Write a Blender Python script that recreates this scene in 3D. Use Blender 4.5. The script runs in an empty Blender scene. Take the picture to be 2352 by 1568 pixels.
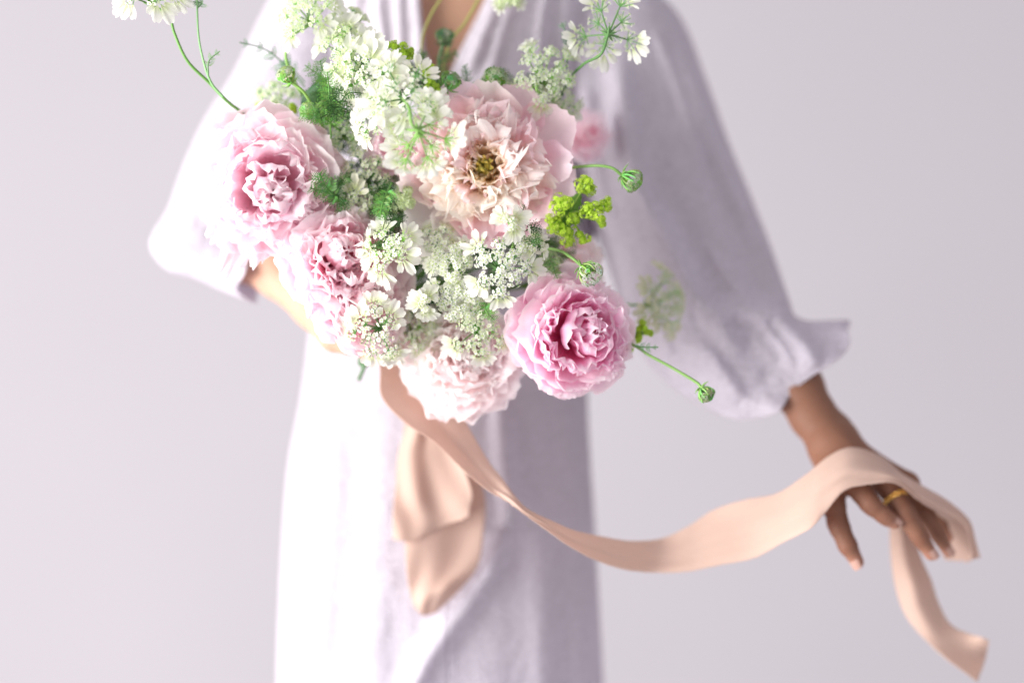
import bpy, math, random
import numpy as np
from mathutils import Vector, Matrix

# ------------------------------------------------------------------ camera, world, lights
sc = bpy.context.scene
CD = 2.0            # camera to the plane of the flowers, metres
S = 0.0004          # metres per reference unit on that plane
ZC = 1.15           # camera height

def P(px, py, y=0.0):
    k = S * (CD + y) / CD
    return np.array([(px - 1176) * k, y, ZC - (py - 784) * k])

def M(px, y=0.0):
    return px * S * (CD + y) / CD

cam_d = bpy.data.cameras.new('camera')
cam = bpy.data.objects.new('camera', cam_d)
sc.collection.objects.link(cam)
cam.location = (0, -CD, ZC)
cam.rotation_euler = (math.radians(90), 0, 0)
cam_d.sensor_width = 36
cam_d.lens = 36 * CD / (2352 * S)
cam_d.clip_end = 60
cam_d.dof.use_dof = True
cam_d.dof.focus_distance = CD - 0.012
cam_d.dof.aperture_fstop = 1.0
sc.camera = cam

w = bpy.data.worlds.new('World'); sc.world = w; w.use_nodes = True
bg = w.node_tree.nodes['Background']
bg.inputs[0].default_value = (0.98, 0.94, 1.0, 1)
bg.inputs[1].default_value = 0.68

def area(name, loc, target, size, size_y, power, col):
    d = bpy.data.lights.new(name, 'AREA'); d.shape = 'RECTANGLE'
    d.size = size; d.size_y = size_y; d.energy = power; d.color = col
    o = bpy.data.objects.new(name, d); sc.collection.objects.link(o)
    o.location = loc
    o.rotation_euler = (Vector(target) - Vector(loc)).to_track_quat('-Z', 'Y').to_euler()
    return o
area('window_light', (-2.35, -1.0, 1.02), (0.15, 0.20, 1.1), 2.1, 2.4, 206, (1.0, 0.985, 0.965))

sc.view_settings.view_transform = 'Standard'
sc.view_settings.look = 'None'
sc.view_settings.gamma = 1
sc.view_settings.exposure = 0.16
sc.cycles.use_denoising = True
sc.cycles.max_bounces = 20
sc.cycles.diffuse_bounces = 16
sc.cycles.transmission_bounces = 16
sc.cycles.transparent_max_bounces = 8
sc.cycles.sample_clamp_indirect = 6

# ------------------------------------------------------------------ materials
def new_mat(name):
    m = bpy.data.materials.new(name); m.use_nodes = True
    nt = m.node_tree
    for n in list(nt.nodes): nt.nodes.remove(n)
    out = nt.nodes.new('ShaderNodeOutputMaterial')
    return m, nt, out

def N(nt, t, **kw):
    n = nt.nodes.new(t)
    for k, v in kw.items():
        if k in ('operation', 'data_type', 'blend_type', 'attribute_name', 'attribute_type', 'noise_dimensions', 'bands_direction', 'wave_type'):
            setattr(n, k, v)
        else:
            n.inputs[k].default_value = v
    return n

def mixc(nt, fac, a, b, blend='MIX'):
    n = nt.nodes.new('ShaderNodeMix'); n.data_type = 'RGBA'; n.blend_type = blend
    for sock, val in ((n.inputs[0], fac), (n.inputs[6], a), (n.inputs[7], b)):
        if hasattr(val, 'is_linked'): nt.links.new(val, sock)
        else: sock.default_value = val if not isinstance(val, tuple) else (*val[:3], 1)
    return n.outputs[2]

def finish(nt, out, col, rough=0.6, transl=0.3, tcol=None, bump=None, sheen=0.0, spec=0.3, subsurf=0.0):
    p = nt.nodes.new('ShaderNodeBsdfPrincipled')
    if hasattr(col, 'is_linked'): nt.links.new(col, p.inputs['Base Color'])
    else: p.inputs['Base Color'].default_value = (*col, 1)
    p.inputs['Roughness'].default_value = rough
    p.inputs['Specular IOR Level'].default_value = spec
    if sheen: p.inputs['Sheen Weight'].default_value = sheen
    if subsurf:
        p.inputs['Subsurface Weight'].default_value = subsurf
        p.inputs['Subsurface Radius'].default_value = (1.0, 0.35, 0.2)
        p.inputs['Subsurface Scale'].default_value = 0.008
    if bump is not None: nt.links.new(bump, p.inputs['Normal'])
    if transl > 0:
        t = nt.nodes.new('ShaderNodeBsdfTranslucent')
        c = tcol if tcol is not None else col
        if hasattr(c, 'is_linked'): nt.links.new(c, t.inputs['Color'])
        else: t.inputs['Color'].default_value = (*c, 1)
        if bump is not None: nt.links.new(bump, t.inputs['Normal'])
        mx = nt.nodes.new('ShaderNodeMixShader'); mx.inputs[0].default_value = transl
        nt.links.new(p.outputs[0], mx.inputs[1]); nt.links.new(t.outputs[0], mx.inputs[2])
        nt.links.new(mx.outputs[0], out.inputs['Surface'])
    else:
        nt.links.new(p.outputs[0], out.inputs['Surface'])

def bump_noise(nt, scale, strength, dist, coord='Object', detail=3, stretch=None):
    tc = nt.nodes.new('ShaderNodeTexCoord')
    src = tc.outputs[coord]
    if stretch:
        mp = nt.nodes.new('ShaderNodeMapping'); mp.inputs['Scale'].default_value = stretch
        nt.links.new(src, mp.inputs[0]); src = mp.outputs[0]
    n = N(nt, 'ShaderNodeTexNoise', Scale=scale, Detail=detail)
    nt.links.new(src, n.inputs['Vector'])
    b = N(nt, 'ShaderNodeBump', Strength=strength, Distance=dist)
    nt.links.new(n.outputs['Fac'], b.inputs['Height'])
    return b.outputs[0], n.outputs['Fac']

def petal_mat(name, base, mid, tip, edge, rough=0.65, transl=0.6):
    m, nt, out = new_mat(name)
    a = N(nt, 'ShaderNodeAttribute', attribute_name='along')
    e = N(nt, 'ShaderNodeAttribute', attribute_name='edge')
    r = nt.nodes.new('ShaderNodeValToRGB')
    r.color_ramp.elements[0].color = (*base, 1); r.color_ramp.elements[0].position = 0.15
    r.color_ramp.elements[1].color = (*tip, 1); r.color_ramp.elements[1].position = 0.92
    q = r.color_ramp.elements.new(0.5); q.color = (*mid, 1)
    bmp, nf = bump_noise(nt, 1.0, 0.45, 0.0006, 'UV', 2, (34, 3, 1))
    ad = N(nt, 'ShaderNodeMath', operation='MULTIPLY_ADD'); nt.links.new(nf, ad.inputs[0]); ad.inputs[1].default_value = 0.16; ad.inputs[2].default_value = -0.08
    ad2 = N(nt, 'ShaderNodeMath', operation='ADD'); nt.links.new(a.outputs['Fac'], ad2.inputs[0]); nt.links.new(ad.outputs[0], ad2.inputs[1])
    nt.links.new(ad2.outputs[0], r.inputs[0])
    c = mixc(nt, e.outputs['Fac'], r.outputs[0], edge)
    oi = nt.nodes.new('ShaderNodeObjectInfo')
    c = mixc(nt, 1.0, c, oi.outputs['Color'], 'MULTIPLY')
    finish(nt, out, c, rough, transl, None, bmp, 0.15, 0.25)
    return m

def attr_mat(name, rough=0.6, transl=0.3):
    m, nt, out = new_mat(name)
    a = N(nt, 'ShaderNodeAttribute', attribute_name='tint')
    finish(nt, out, a.outputs['Color'], rough, transl, None, None, 0.0, 0.3)
    return m

def plain_mat(name, col, rough=0.5, transl=0.0, var=0.0, scale=60, spec=0.3, subsurf=0.0, bumps=None, col2=None):
    m, nt, out = new_mat(name)
    bmp = None; c = col
    if var or bumps:
        bmp, nf = bump_noise(nt, scale, bumps[0] if bumps else 0.0, bumps[1] if bumps else 0.001)
        c = mixc(nt, nf, tuple(x * (1 - var) for x in col), tuple(min(1, x * (1 + var)) for x in (col2 or col)))
    finish(nt, out, c, rough, transl, None, bmp, 0.0, spec, subsurf)
    return m

MAT = {}
MAT['cream'] = petal_mat('cream_peony_petal', (0.99, 0.90, 0.77), (0.99, 0.925, 0.87), (0.99, 0.93, 0.915), (0.99, 0.975, 0.96))
MAT['creamheart'] = petal_mat('yellow_heart_petal', (0.99, 0.90, 0.58), (0.99, 0.91, 0.68), (0.99, 0.93, 0.80), (0.99, 0.94, 0.86))
MAT['creamguard'] = petal_mat('cream_guard_petal', (0.99, 0.90, 0.84), (0.98, 0.88, 0.90), (0.97, 0.84, 0.89), (0.98, 0.91, 0.94))
MAT['blush'] = petal_mat('blush_peony_petal', (0.99, 0.73, 0.81), (0.985, 0.85, 0.90), (0.98, 0.895, 0.93), (0.99, 0.95, 0.965))
MAT['mid'] = petal_mat('mid_pink_peony_petal', (0.98, 0.50, 0.64), (0.99, 0.76, 0.83), (0.99, 0.86, 0.90), (0.99, 0.95, 0.96))
MAT['pink'] = petal_mat('deep_pink_peony_petal', (0.94, 0.22, 0.56), (0.97, 0.55, 0.77), (0.98, 0.78, 0.89), (0.99, 0.92, 0.96))
MAT['pinkguard'] = petal_mat('light_pink_peony_petal', (0.97, 0.58, 0.78), (0.98, 0.79, 0.89), (0.98, 0.87, 0.93), (0.99, 0.95, 0.97))
MAT['pale'] = petal_mat('pale_peony_petal', (0.98, 0.83, 0.82), (0.98, 0.92, 0.91), (0.98, 0.95, 0.95), (0.98, 0.97, 0.97))
MAT['lace'] = petal_mat('white_lace_petal', (0.74, 0.82, 0.50), (0.86, 0.87, 0.78), (0.89, 0.885, 0.83), (0.90, 0.90, 0.86), 0.6, 0.5)
MAT['tiny'] = attr_mat('tiny_floret', 0.6, 0.5)
MAT['leaf'] = attr_mat('ferny_leaf', 0.5, 0.3)
MAT['stem'] = attr_mat('green_stem', 0.45, 0.0)
m, nt, out = new_mat('brown_skin')
_a = N(nt, 'ShaderNodeAttribute', attribute_name='tint')
_b, _f = bump_noise(nt, 130, 0.35, 0.0007, 'Object', 5)
_b2, _f2 = bump_noise(nt, 34, 0.0, 0.001)
_c = mixc(nt, _f2, (0.86, 0.80, 0.78), (1.12, 1.14, 1.14))
_c = mixc(nt, 1.0, _a.outputs['Color'], _c, 'MULTIPLY')
finish(nt, out, _c, 0.6, 0, None, _b, 0, 0.3, 0.2); MAT['skin'] = m
MAT['nail'] = plain_mat('fingernail', (0.44, 0.26, 0.21), 0.25, 0, 0, 10, 0.5)

# gold
m, nt, out = new_mat('yellow_gold')
p = nt.nodes.new('ShaderNodeBsdfPrincipled'); p.inputs['Base Color'].default_value = (0.93, 0.60, 0.18, 1)
p.inputs['Metallic'].default_value = 1; p.inputs['Roughness'].default_value = 0.22
nt.links.new(p.outputs[0], out.inputs[0]); MAT['gold'] = m

# linen
def linen(name, col, transl):
    m, nt, out = new_mat(name)
    tc = nt.nodes.new('ShaderNodeTexCoord')
    mps = []
    for sx, sz in ((90, 1100), (1100, 90)):
        mp = nt.nodes.new('ShaderNodeMapping'); mp.inputs['Scale'].default_value = (sx, 300, sz)
        nt.links.new(tc.outputs['Object'], mp.inputs[0])
        n = N(nt, 'ShaderNodeTexNoise', Scale=1.0, Detail=2); nt.links.new(mp.outputs[0], n.inputs['Vector']); mps.append(n)
    add = N(nt, 'ShaderNodeMath', operation='ADD'); nt.links.new(mps[0].outputs['Fac'], add.inputs[0]); nt.links.new(mps[1].outputs['Fac'], add.inputs[1])
    big = N(nt, 'ShaderNodeTexNoise', Scale=1.0, Detail=3)
    mpb = nt.nodes.new('ShaderNodeMapping'); mpb.inputs['Scale'].default_value = (210, 60, 400); mpb.inputs['Rotation'].default_value = (0, math.radians(6), 0)
    nt.links.new(tc.outputs['Object'], mpb.inputs[0]); nt.links.new(mpb.outputs[0], big.inputs['Vector'])
    add2 = N(nt, 'ShaderNodeMath', operation='MULTIPLY_ADD'); nt.links.new(big.outputs['Fac'], add2.inputs[0]); add2.inputs[1].default_value = 1.8; nt.links.new(add.outputs[0], add2.inputs[2])
    b = N(nt, 'ShaderNodeBump', Strength=0.9, Distance=0.0022); nt.links.new(add2.outputs[0], b.inputs['Height'])
    mr = nt.nodes.new('ShaderNodeMapRange'); nt.links.new(add2.outputs[0], mr.inputs[0])
    mr.inputs[1].default_value = 1.6; mr.inputs[2].default_value = 2.25
    c = mixc(nt, mr.outputs[0], tuple(x * 0.89 for x in col), tuple(min(1, x * 1.04) for x in col))
    finish(nt, out, c, 0.85, transl, None, b.outputs[0], 0.2, 0.1)
    return m
MAT['linen'] = linen('lavender_white_linen', (0.91, 0.86, 0.935), 0.48)

# silk
m, nt, out = new_mat('peach_silk')
bmp, nf = bump_noise(nt, 1.0, 0.25, 0.0005, 'UV', 3, (90, 260, 1))
c = mixc(nt, nf, (0.71, 0.535, 0.455), (0.77, 0.605, 0.52))
finish(nt, out, c, 0.8, 0.5, None, bmp, 0.3, 0.12); MAT['silk'] = m

# wall
m, nt, out = new_mat('painted_wall')
bmp, nf = bump_noise(nt, 260, 0.08, 0.001)
bmp2, nf2 = bump_noise(nt, 1.1, 0.0, 0.001)
c = mixc(nt, nf2, (0.442, 0.416, 0.442), (0.486, 0.459, 0.484))
finish(nt, out, c, 0.9, 0, None, bmp, 0, 0.1); MAT['wall'] = m

# ------------------------------------------------------------------ object helpers
COL = sc.collection
def link(o, parent=None):
    COL.objects.link(o)
    if parent is not None: o.parent = parent
    return o

def thing(name, label, cat, loc, group=None):
    o = bpy.data.objects.new(name, None); o.location = tuple(loc); o.empty_display_size = 0.02
    o['label'] = label; o['category'] = cat
    if group: o['group'] = group
    return link(o)

def mk(name, V, F, mat, parent=None, org=(0, 0, 0), tint=None, along=None, edge=None, uv=None, smooth=True, color=None):
    V = np.asarray(V, dtype=np.float64) - np.asarray(org, dtype=np.float64)
    me = bpy.data.meshes.new(name)
    if isinstance(F, np.ndarray):
        nf, k = F.shape
        me.vertices.add(len(V)); me.vertices.foreach_set('co', V.ravel().astype(np.float32))
        me.loops.add(nf * k); me.loops.foreach_set('vertex_index', F.ravel().astype(np.int32))
        me.polygons.add(nf); me.polygons.foreach_set('loop_start', np.arange(0, nf * k, k, dtype=np.int32))
        me.update(calc_edges=True)
    else:
        me.from_pydata([tuple(v) for v in V], [], F)
    if smooth: me.polygons.foreach_set('use_smooth', np.ones(len(me.polygons), dtype=bool))
    if tint is not None:
        a = me.attributes.new('tint', 'FLOAT_COLOR', 'POINT')
        t = np.ones((len(V), 4), dtype=np.float32); t[:, :3] = tint; a.data.foreach_set('color', t.ravel())
    for nm, arr in (('along', along), ('edge', edge)):
        if arr is not None:
            a = me.attributes.new(nm, 'FLOAT', 'POINT'); a.data.foreach_set('value', np.asarray(arr, dtype=np.float32).ravel())
    if uv is not None:
        l = me.uv_layers.new(name='UVMap')
        vi = np.zeros(len(me.loops), dtype=np.int32); me.loops.foreach_get('vertex_index', vi)
        l.data.foreach_set('uv', np.asarray(uv, dtype=np.float32)[vi].ravel())
    me.materials.append(mat)
    o = bpy.data.objects.new(name, me)
    if color is not None: o.color = (*color, 1)
    return link(o, parent)

def norm(v): v = np.asarray(v, float); return v / (np.linalg.norm(v) + 1e-12)
def frame(n):
    n = norm(n); up = np.array([0, 0, 1.0]) if abs(n[2]) < 0.9 else np.array([1.0, 0, 0])
    e1 = norm(np.cross(up, n)); e2 = np.cross(n, e1); return e1, e2, n

def catmull(pts, n):
    pts = np.asarray(pts, float); m = len(pts)
    ext = np.concatenate([[2 * pts[0] - pts[1]], pts, [2 * pts[-1] - pts[-2]]])
    t = np.linspace(0, m - 1, n); i = np.minimum(t.astype(int), m - 2); f = (t - i)
    f = f.reshape((-1,) + (1,) * (pts.ndim - 1))
    p0, p1, p2, p3 = ext[i], ext[i + 1], ext[i + 2], ext[i + 3]
    return 0.5 * (2 * p1 + (p2 - p0) * f + (2 * p0 - 5 * p1 + 4 * p2 - p3) * f ** 2 + (3 * p1 - p0 - 3 * p2 + p3) * f ** 3)

def gridfaces(nu, nv, wrap=False):
    # verts index = iv*nu + iu
    iu = np.arange(nu if wrap else nu - 1); iv = np.arange(nv - 1)
    A, B = np.meshgrid(iu, iv)
    A = A.ravel(); B = B.ravel(); A1 = (A + 1) % nu
    return np.stack([B * nu + A, B * nu + A1, (B + 1) * nu + A1, (B + 1) * nu + A], 1)

def tube(pts, radii, seg=7, n=None, cap=True):
    pts = np.asarray(pts, float)
    if n: 
        radii = np.interp(np.linspace(0, 1, n), np.linspace(0, 1, len(radii)), radii) if hasattr(radii, '__len__') else np.full(n, radii)
        pts = catmull(pts, n)
    elif not hasattr(radii, '__len__'): radii = np.full(len(pts), radii)
    T = np.gradient(pts, axis=0); T /= np.linalg.norm(T, axis=1)[:, None] + 1e-12
    e1, e2, _ = frame(T[0]); V = []
    for i in range(len(pts)):
        e1 = norm(e1 - T[i] * e1.dot(T[i])); e2 = np.cross(T[i], e1)
        a = np.arange(seg) * 2 * math.pi / seg
        V.append(pts[i] + radii[i] * (np.cos(a)[:, None] * e1 + np.sin(a)[:, None] * e2))
    V = np.concatenate(V); F = gridfaces(seg, len(pts), True)
    return V, F

class Acc:
    def __init__(s): s.V = []; s.F = []; s.C = []; s.n = 0
    def add(s, V, F, c):
        V = np.asarray(V, float); F = np.asarray(F, int)
        if F.shape[1] == 3: F = np.concatenate([F, F[:, 2:3]], 1)
        s.V.append(V); s.F.append(F + s.n); s.n += len(V)
        c = np.asarray(c, float); s.C.append(np.broadcast_to(c, (len(V), 3)) if c.ndim == 1 else c)
    def build(s, name, mat, parent=None, org=(0, 0, 0), smooth=True):
        V = np.concatenate(s.V); F = np.concatenate(s.F); C = np.concatenate(s.C)
        fl = [tuple(f) if f[2] != f[3] else tuple(f[:3]) for f in F.tolist()] if (F[:, 2] == F[:, 3]).any() else F
        return mk(name, V, fl, mat, parent, org, tint=C, smooth=smooth)

def wob(p, seed, freq, oct=4):
    r = np.random.RandomState(seed); out = np.zeros(len(p)); a = 1.0
    for o in range(oct):
        for k in range(5):
            d = r.normal(size=3); d /= np.linalg.norm(d)
            out += a * np.sin(p @ d * freq * (0.7 + 0.6 * r.rand()) * 6.28 + r.rand() * 6.28) / 5
        a *= 0.55; freq *= 1.9
    return out

# ------------------------------------------------------------------ wall
wv = [(x, y, z) for y in (2.6, 2.72) for x, z in ((-9, -1.6), (9, -1.6), (9, 5.5), (-9, 5.5))]
o = mk('wall', wv, [(0, 1, 2, 3), (5, 4, 7, 6), (4, 0, 3, 7), (1, 5, 6, 2), (3, 2, 6, 7), (4, 5, 1, 0)], MAT['wall'], smooth=False)
o['kind'] = 'structure'

# ------------------------------------------------------------------ body : distance field, meshed with surface nets
def smin(a, b, k):
    h = np.clip(0.5 + 0.5 * (b - a) / k, 0, 1)
    return b + (a - b) * h - k * h * (1 - h)

def cone_d(X, a, b, ra, rb):
    ab = b - a; t = np.clip(((X - a) @ ab) / (ab @ ab), 0, 1)
    return np.linalg.norm(X - a - t[..., None] * ab, axis=-1) - (ra + (rb - ra) * t)

def chain(X, pts, k=0.004):
    W = [(P(*p[:3]), M(p[3], p[2])) for p in pts]; d = None
    for (a, ra), (b, rb) in zip(W[:-1], W[1:]):
        q = cone_d(X, a, b, ra, rb); d = q if d is None else smin(d, q, k)
    return d

def surface_nets(fn, lo, hi, h):
    lo = np.array(lo); hi = np.array(hi); n = np.ceil((hi - lo) / h).astype(int) + 1
    ax = [lo[i] + h * np.arange(n[i]) for i in range(3)]
    D = np.empty(n, dtype=np.float32)
    for i in range(0, n[0], 12):
        G = np.stack(np.meshgrid(ax[0][i:i + 12], ax[1], ax[2], indexing='ij'), -1)
        D[i:i + 12] = fn(G)
    s = D < 0
    c = np.zeros(n - 1, dtype=np.int8)
    for dx in (0, 1):
        for dy in (0, 1):
            for dz in (0, 1):
                c += s[dx:n[0] - 1 + dx, dy:n[1] - 1 + dy, dz:n[2] - 1 + dz]
    act = (c > 0) & (c < 8); idx = np.full(n - 1, -1); cells = np.argwhere(act); idx[act] = np.arange(len(cells))
    # vertex = average of edge crossings
    acc = np.zeros((len(cells), 3)); cnt = np.zeros(len(cells))
    corners = [(a, b, c_) for a in (0, 1) for b in (0, 1) for c_ in (0, 1)]
    for a in corners:
        for k in range(3):
            if a[k] == 0:
                b = list(a); b[k] = 1
                da = D[cells[:, 0] + a[0], cells[:, 1] + a[1], cells[:, 2] + a[2]]
                db = D[cells[:, 0] + b[0], cells[:, 1] + b[1], cells[:, 2] + b[2]]
                m = (da < 0) != (db < 0)
                t = np.where(m, da / np.where(m, da - db, 1), 0)
                pa = np.array(a, float) + np.eye(3)[k] * t[:, None]
                acc[m] += pa[m]; cnt[m] += 1
    V = lo + h * (cells + acc / cnt[:, None])
    F = []
    for k in range(3):
        sl0 = [slice(None)] * 3; sl1 = [slice(None)] * 3
        sl0[k] = slice(0, n[k] - 1); sl1[k] = slice(1, n[k])
        cross = s[tuple(sl0)] != s[tuple(sl1)]
        E = np.argwhere(cross)
        u, v = (k + 1) % 3, (k + 2) % 3
        ok = (E[:, u] > 0) & (E[:, v] > 0) & (E[:, u] < n[u] - 1) & (E[:, v] < n[v] - 1)
        E = E[ok]
        def q(du, dv):
            e = E.copy(); e[:, u] += du; e[:, v] += dv; return idx[e[:, 0], e[:, 1], e[:, 2]]
        f = np.stack([q(-1, -1), q(0, -1), q(0, 0), q(-1, 0)], 1)
        ins = s[E[:, 0], E[:, 1], E[:, 2]]
        f[~ins] = f[~ins][:, ::-1]
        F.append(f)
    return V, np.concatenate(F)

RARM = [(1390, -30, .34, 62), (1590, 480, .285, 56), (1740, 742, .225, 56), (1832, 890, .18, 57), (1868, 955, .165, 51), (1917, 1032, .145, 44)]
IND = [(1962, 1112, .102, 27), (2000, 1158, .092, 23), (2034, 1186, .092, 19.5), (2054, 1200, .094, 15)]
MID = [(2036, 1112, .115, 27), (2078, 1180, .102, 23), (2112, 1232, .102, 19.5), (2139, 1272, .104, 15)]
RNG = [(2084, 1110, .135, 24), (2124, 1178, .125, 20), (2155, 1228, .125, 17), (2178, 1266, .127, 13.5)]
PNK = [(2082, 1120, .158, 19), (2138, 1165, .158, 16), (2165, 1200, .155, 14), (2180, 1232, .155, 12)]
THB = [(1905, 1085, .125, 34), (1914, 1155, .108, 26), (1926, 1205, .104, 24.5), (1947, 1252, .100, 21), (1969, 1290, .100, 15.5)]
def right_hand(X):
    arm = chain(X, RARM, .01)
    arm = smin(arm, chain(X, [(1925, 985, .165, 34), (1935, 1000, .16, 34)]), .012)
    palm = chain(X, [(1915, 1032, .145, 46), (1965, 1100, .112, 32)])
    for k in (MID, RNG, PNK): palm = smin(palm, chain(X, [(1920, 1035, .147, 44), k[0][:3] + (k[0][3] + 3,)]), .012)
    d = smin(arm, palm, .014)
    d = smin(d, chain(X, THB[:2], .006), .014)
    f = chain(X, IND)
    for k in (MID, RNG, PNK): f = smin(f, chain(X, k), .0018)
    f = smin(f, chain(X, THB[1:], .004), .002)
    d = smin(d, f, .006)
    for ch in (IND, MID, RNG, THB):
        for k in (1, 2):
            a, b = P(*ch[k][:3]), P(*ch[k + 1][:3]); ax = norm(b - a); R_ = M(ch[k][3], ch[k][2])
            for o_ in (-.0022, 0, .0022):
                t_ = (X - a) @ ax - o_; q_ = np.linalg.norm(X - a, axis=-1)
                d = d + .0006 * np.exp(-(t_ / .0009) ** 2) * (q_ < R_ * 1.7)
    for (a_, b_) in (((1925, 1010, .105), (2038, 1095, .095)), ((1935, 995, .12), (2080, 1090, .115))):       # tendons on the back of the hand
        d = d - .0011 * np.exp(-(cone_d(X, P(*a_), P(*b_), 0, 0) / .0055) ** 2)
    return d
V1, F1 = surface_nets(right_hand, P(1780, 1330, .10) - [0, .08, 0], P(2240, 800, .10) + [0, .10, 0], .0017)

LARM = [(730, -20, .34, 62), (515, 490, .285, 52), (565, 590, .22, 56), (640, 630, .19, 52), (722, 704, .16, 48), (772, 768, .135, 43)]
def left_hand(X):
    d = chain(X, LARM, .01)
    d = smin(d, chain(X, [(780, 757, .135, 42), (812, 770, .125, 38)]), .01)
    f = None
    for i in range(4):
        oy = -27 * i; ox = 3 * i
        c = chain(X, [(800 + ox, 792 + oy, .125, 22), (846 + ox, 806 + oy, .100, 20), (872 + ox, 800 + oy, .078, 18), (850 + ox, 792 + oy, .062, 16)])
        f = c if f is None else smin(f, c, .0015)
    f = smin(f, chain(X, [(775, 735, .12, 30), (820, 700, .095, 22), (866, 690, .085, 17)]), .003)
    return smin(d, f, .008)
V2, F2 = surface_nets(left_hand, P(400, 880, .10) - [0, .07, 0], P(920, 440, .2) + [0, .12, 0], .0024)

def trunk(X):
    d = chain(X, [(1050, -330, .36, 110), (1050, -160, .36, 120)])
    def ell(c, r, q):
        c = P(*c); x = (X - c) / np.array([M(r, .33), q, M(r * 0 + 1, 0) * 0 + q * 0 + 1.0]); return x
    for cx, cy, rx, ry, rz in ((1045, 60, 300, .098, 330), (1035, 500, 270, .085, 420), (1030, 1050, 320, .085, 420)):
        c = P(cx, cy, .34); r = np.array([M(rx, .34), ry, M(rz, .34)])
        k = np.linalg.norm((X - c) / r, axis=-1); e = (k - 1) * r.min()
        d = smin(d, e, .05)
    d = smin(d, chain(X, [(750, -50, .34, 66), (1360, -50, .34, 66)]), .05)
    d = smin(d, chain(X, RARM[:2], .01), .03); d = smin(d, chain(X, RARM[1:4], .01), .005)
    d = smin(d, chain(X, LARM[:2], .01), .03); d = smin(d, chain(X, LARM[1:3], .01), .005)
    return d
V3, F3 = surface_nets(trunk, (-.42, .12, .78), (.36, .5, 1.62), .006)

person = thing('person', 'person in loose white linen dress holding the bouquet on one forearm', 'person', P(1030, 2000, .33))
PO = P(1030, 2000, .33)
VV = np.concatenate([V1, V2, V3]); FF = np.concatenate([F1, F2 + len(V1), F3 + len(V1) + len(V2)])
tint = np.tile(np.array([.215, .10, .062]), (len(VV), 1))                    # right arm skin, darkened so the colour carries its shade
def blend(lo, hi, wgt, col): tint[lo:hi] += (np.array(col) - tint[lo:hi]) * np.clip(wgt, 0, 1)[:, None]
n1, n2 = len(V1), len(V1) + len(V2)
blend(n1, n2, np.full(len(V2), 1.0), (.50, .29, .205))                       # left forearm and hand lightened: bright side light put into the skin colour
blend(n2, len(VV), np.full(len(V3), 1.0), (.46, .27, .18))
for ch in (THB, IND, MID, RNG, PNK):
    for k, (px_, py_, yy_, rr_) in enumerate(ch):
        d_ = np.linalg.norm(V1 - P(px_, py_, yy_), axis=1) / M(rr_, yy_)
        if k == len(ch) - 1: blend(0, n1, np.exp(-(d_ / 1.3) ** 2) * 1.0, (.42, .21, .15))    # paler rosy finger ends
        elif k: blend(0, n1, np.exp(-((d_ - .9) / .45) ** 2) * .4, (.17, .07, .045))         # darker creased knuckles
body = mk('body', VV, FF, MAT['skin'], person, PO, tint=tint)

def nail(c, along, nrm, L, W):
    a = norm(along); n = norm(nrm); n = norm(n - a * n.dot(a)); s = np.cross(a, n)
    u, v = np.meshgrid(np.linspace(-1, 1, 7), np.linspace(-1, 1, 7))
    u = u.ravel(); v = v.ravel(); rr = 1 - 0.25 * np.abs(v) ** 3
    q = u * W * rr
    V = c + q[:, None] * s + (v * L)[:, None] * a - ((q / W) ** 2 * W * .35 + .0004 * v ** 2)[:, None] * n
    mk('fingernail', np.concatenate([V, V - n * .0009]), np.concatenate([gridfaces(7, 7), gridfaces(7, 7)[:, ::-1] + 49]), MAT['nail'], person, PO)
for ch, nr in ((THB, (-.65, -.9, -.1)), (IND, (.55, -.7, .55)), (MID, (.35, -1.0, .35)), (RNG, (.3, -1.0, .3))):
    a, b = P(*ch[-2][:3]), P(*ch[-1][:3]); d = norm(b - a); n = norm(nr); n = norm(n - d * n.dot(d))
    r = M(ch[-1][3], ch[-1][2])
    nail(b + n * (r * 1.02 + .0004) - d * M(1), d, n, r * .95, r * .72)

# ------------------------------------------------------------------ cloth
def dist_poly(q, poly):
    best = np.full(len(q), 1e9); tt = np.zeros(len(q)); poly = np.asarray(poly, float); L = len(poly) - 1
    for i in range(L):
        a, b = poly[i], poly[i + 1]; ab = b - a; t = np.clip(((q - a) @ ab) / (ab @ ab), 0, 1)
        d = np.linalg.norm(q - a - t[:, None] * ab, axis=1); m = d < best
        best[m] = d[m]; tt[m] = (i + t[m]) / L
    return best, tt

def unproj(V):
    k = S * (CD + V[:, 1]) / CD
    return np.stack([V[:, 0] / k + 1176, -(V[:, 2] - ZC) / k + 784], 1)

def ridges(V, front, lst):
    q = unproj(V); dy = np.zeros(len(V))
    for poly, wd, amp in lst:
        d, t = dist_poly(q, poly); e = np.clip(np.minimum(t, 1 - t) / .18, 0, 1) ** .7
        dy -= amp * np.exp(-(d / wd) ** 2) * e
    return dy * np.clip(front * 1.6, 0, 1)

def loft(stations, nseg, nv):
    """stations: (L(px,py), R(px,py), y, depth radius, front offset px)"""
    A = []
    for st in stations:
        l, r, y, rd = st[:4]; fo = st[4] if len(st) > 4 else (0, 0); bo = st[5] if len(st) > 5 else (0, 0)
        A.append(np.concatenate([P(*l, y), P(*r, y), [rd, y], [M(fo[0], y), -M(fo[1], y), M(bo[0], y), -M(bo[1], y)]]))
    return catmull(A, nv)

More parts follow.
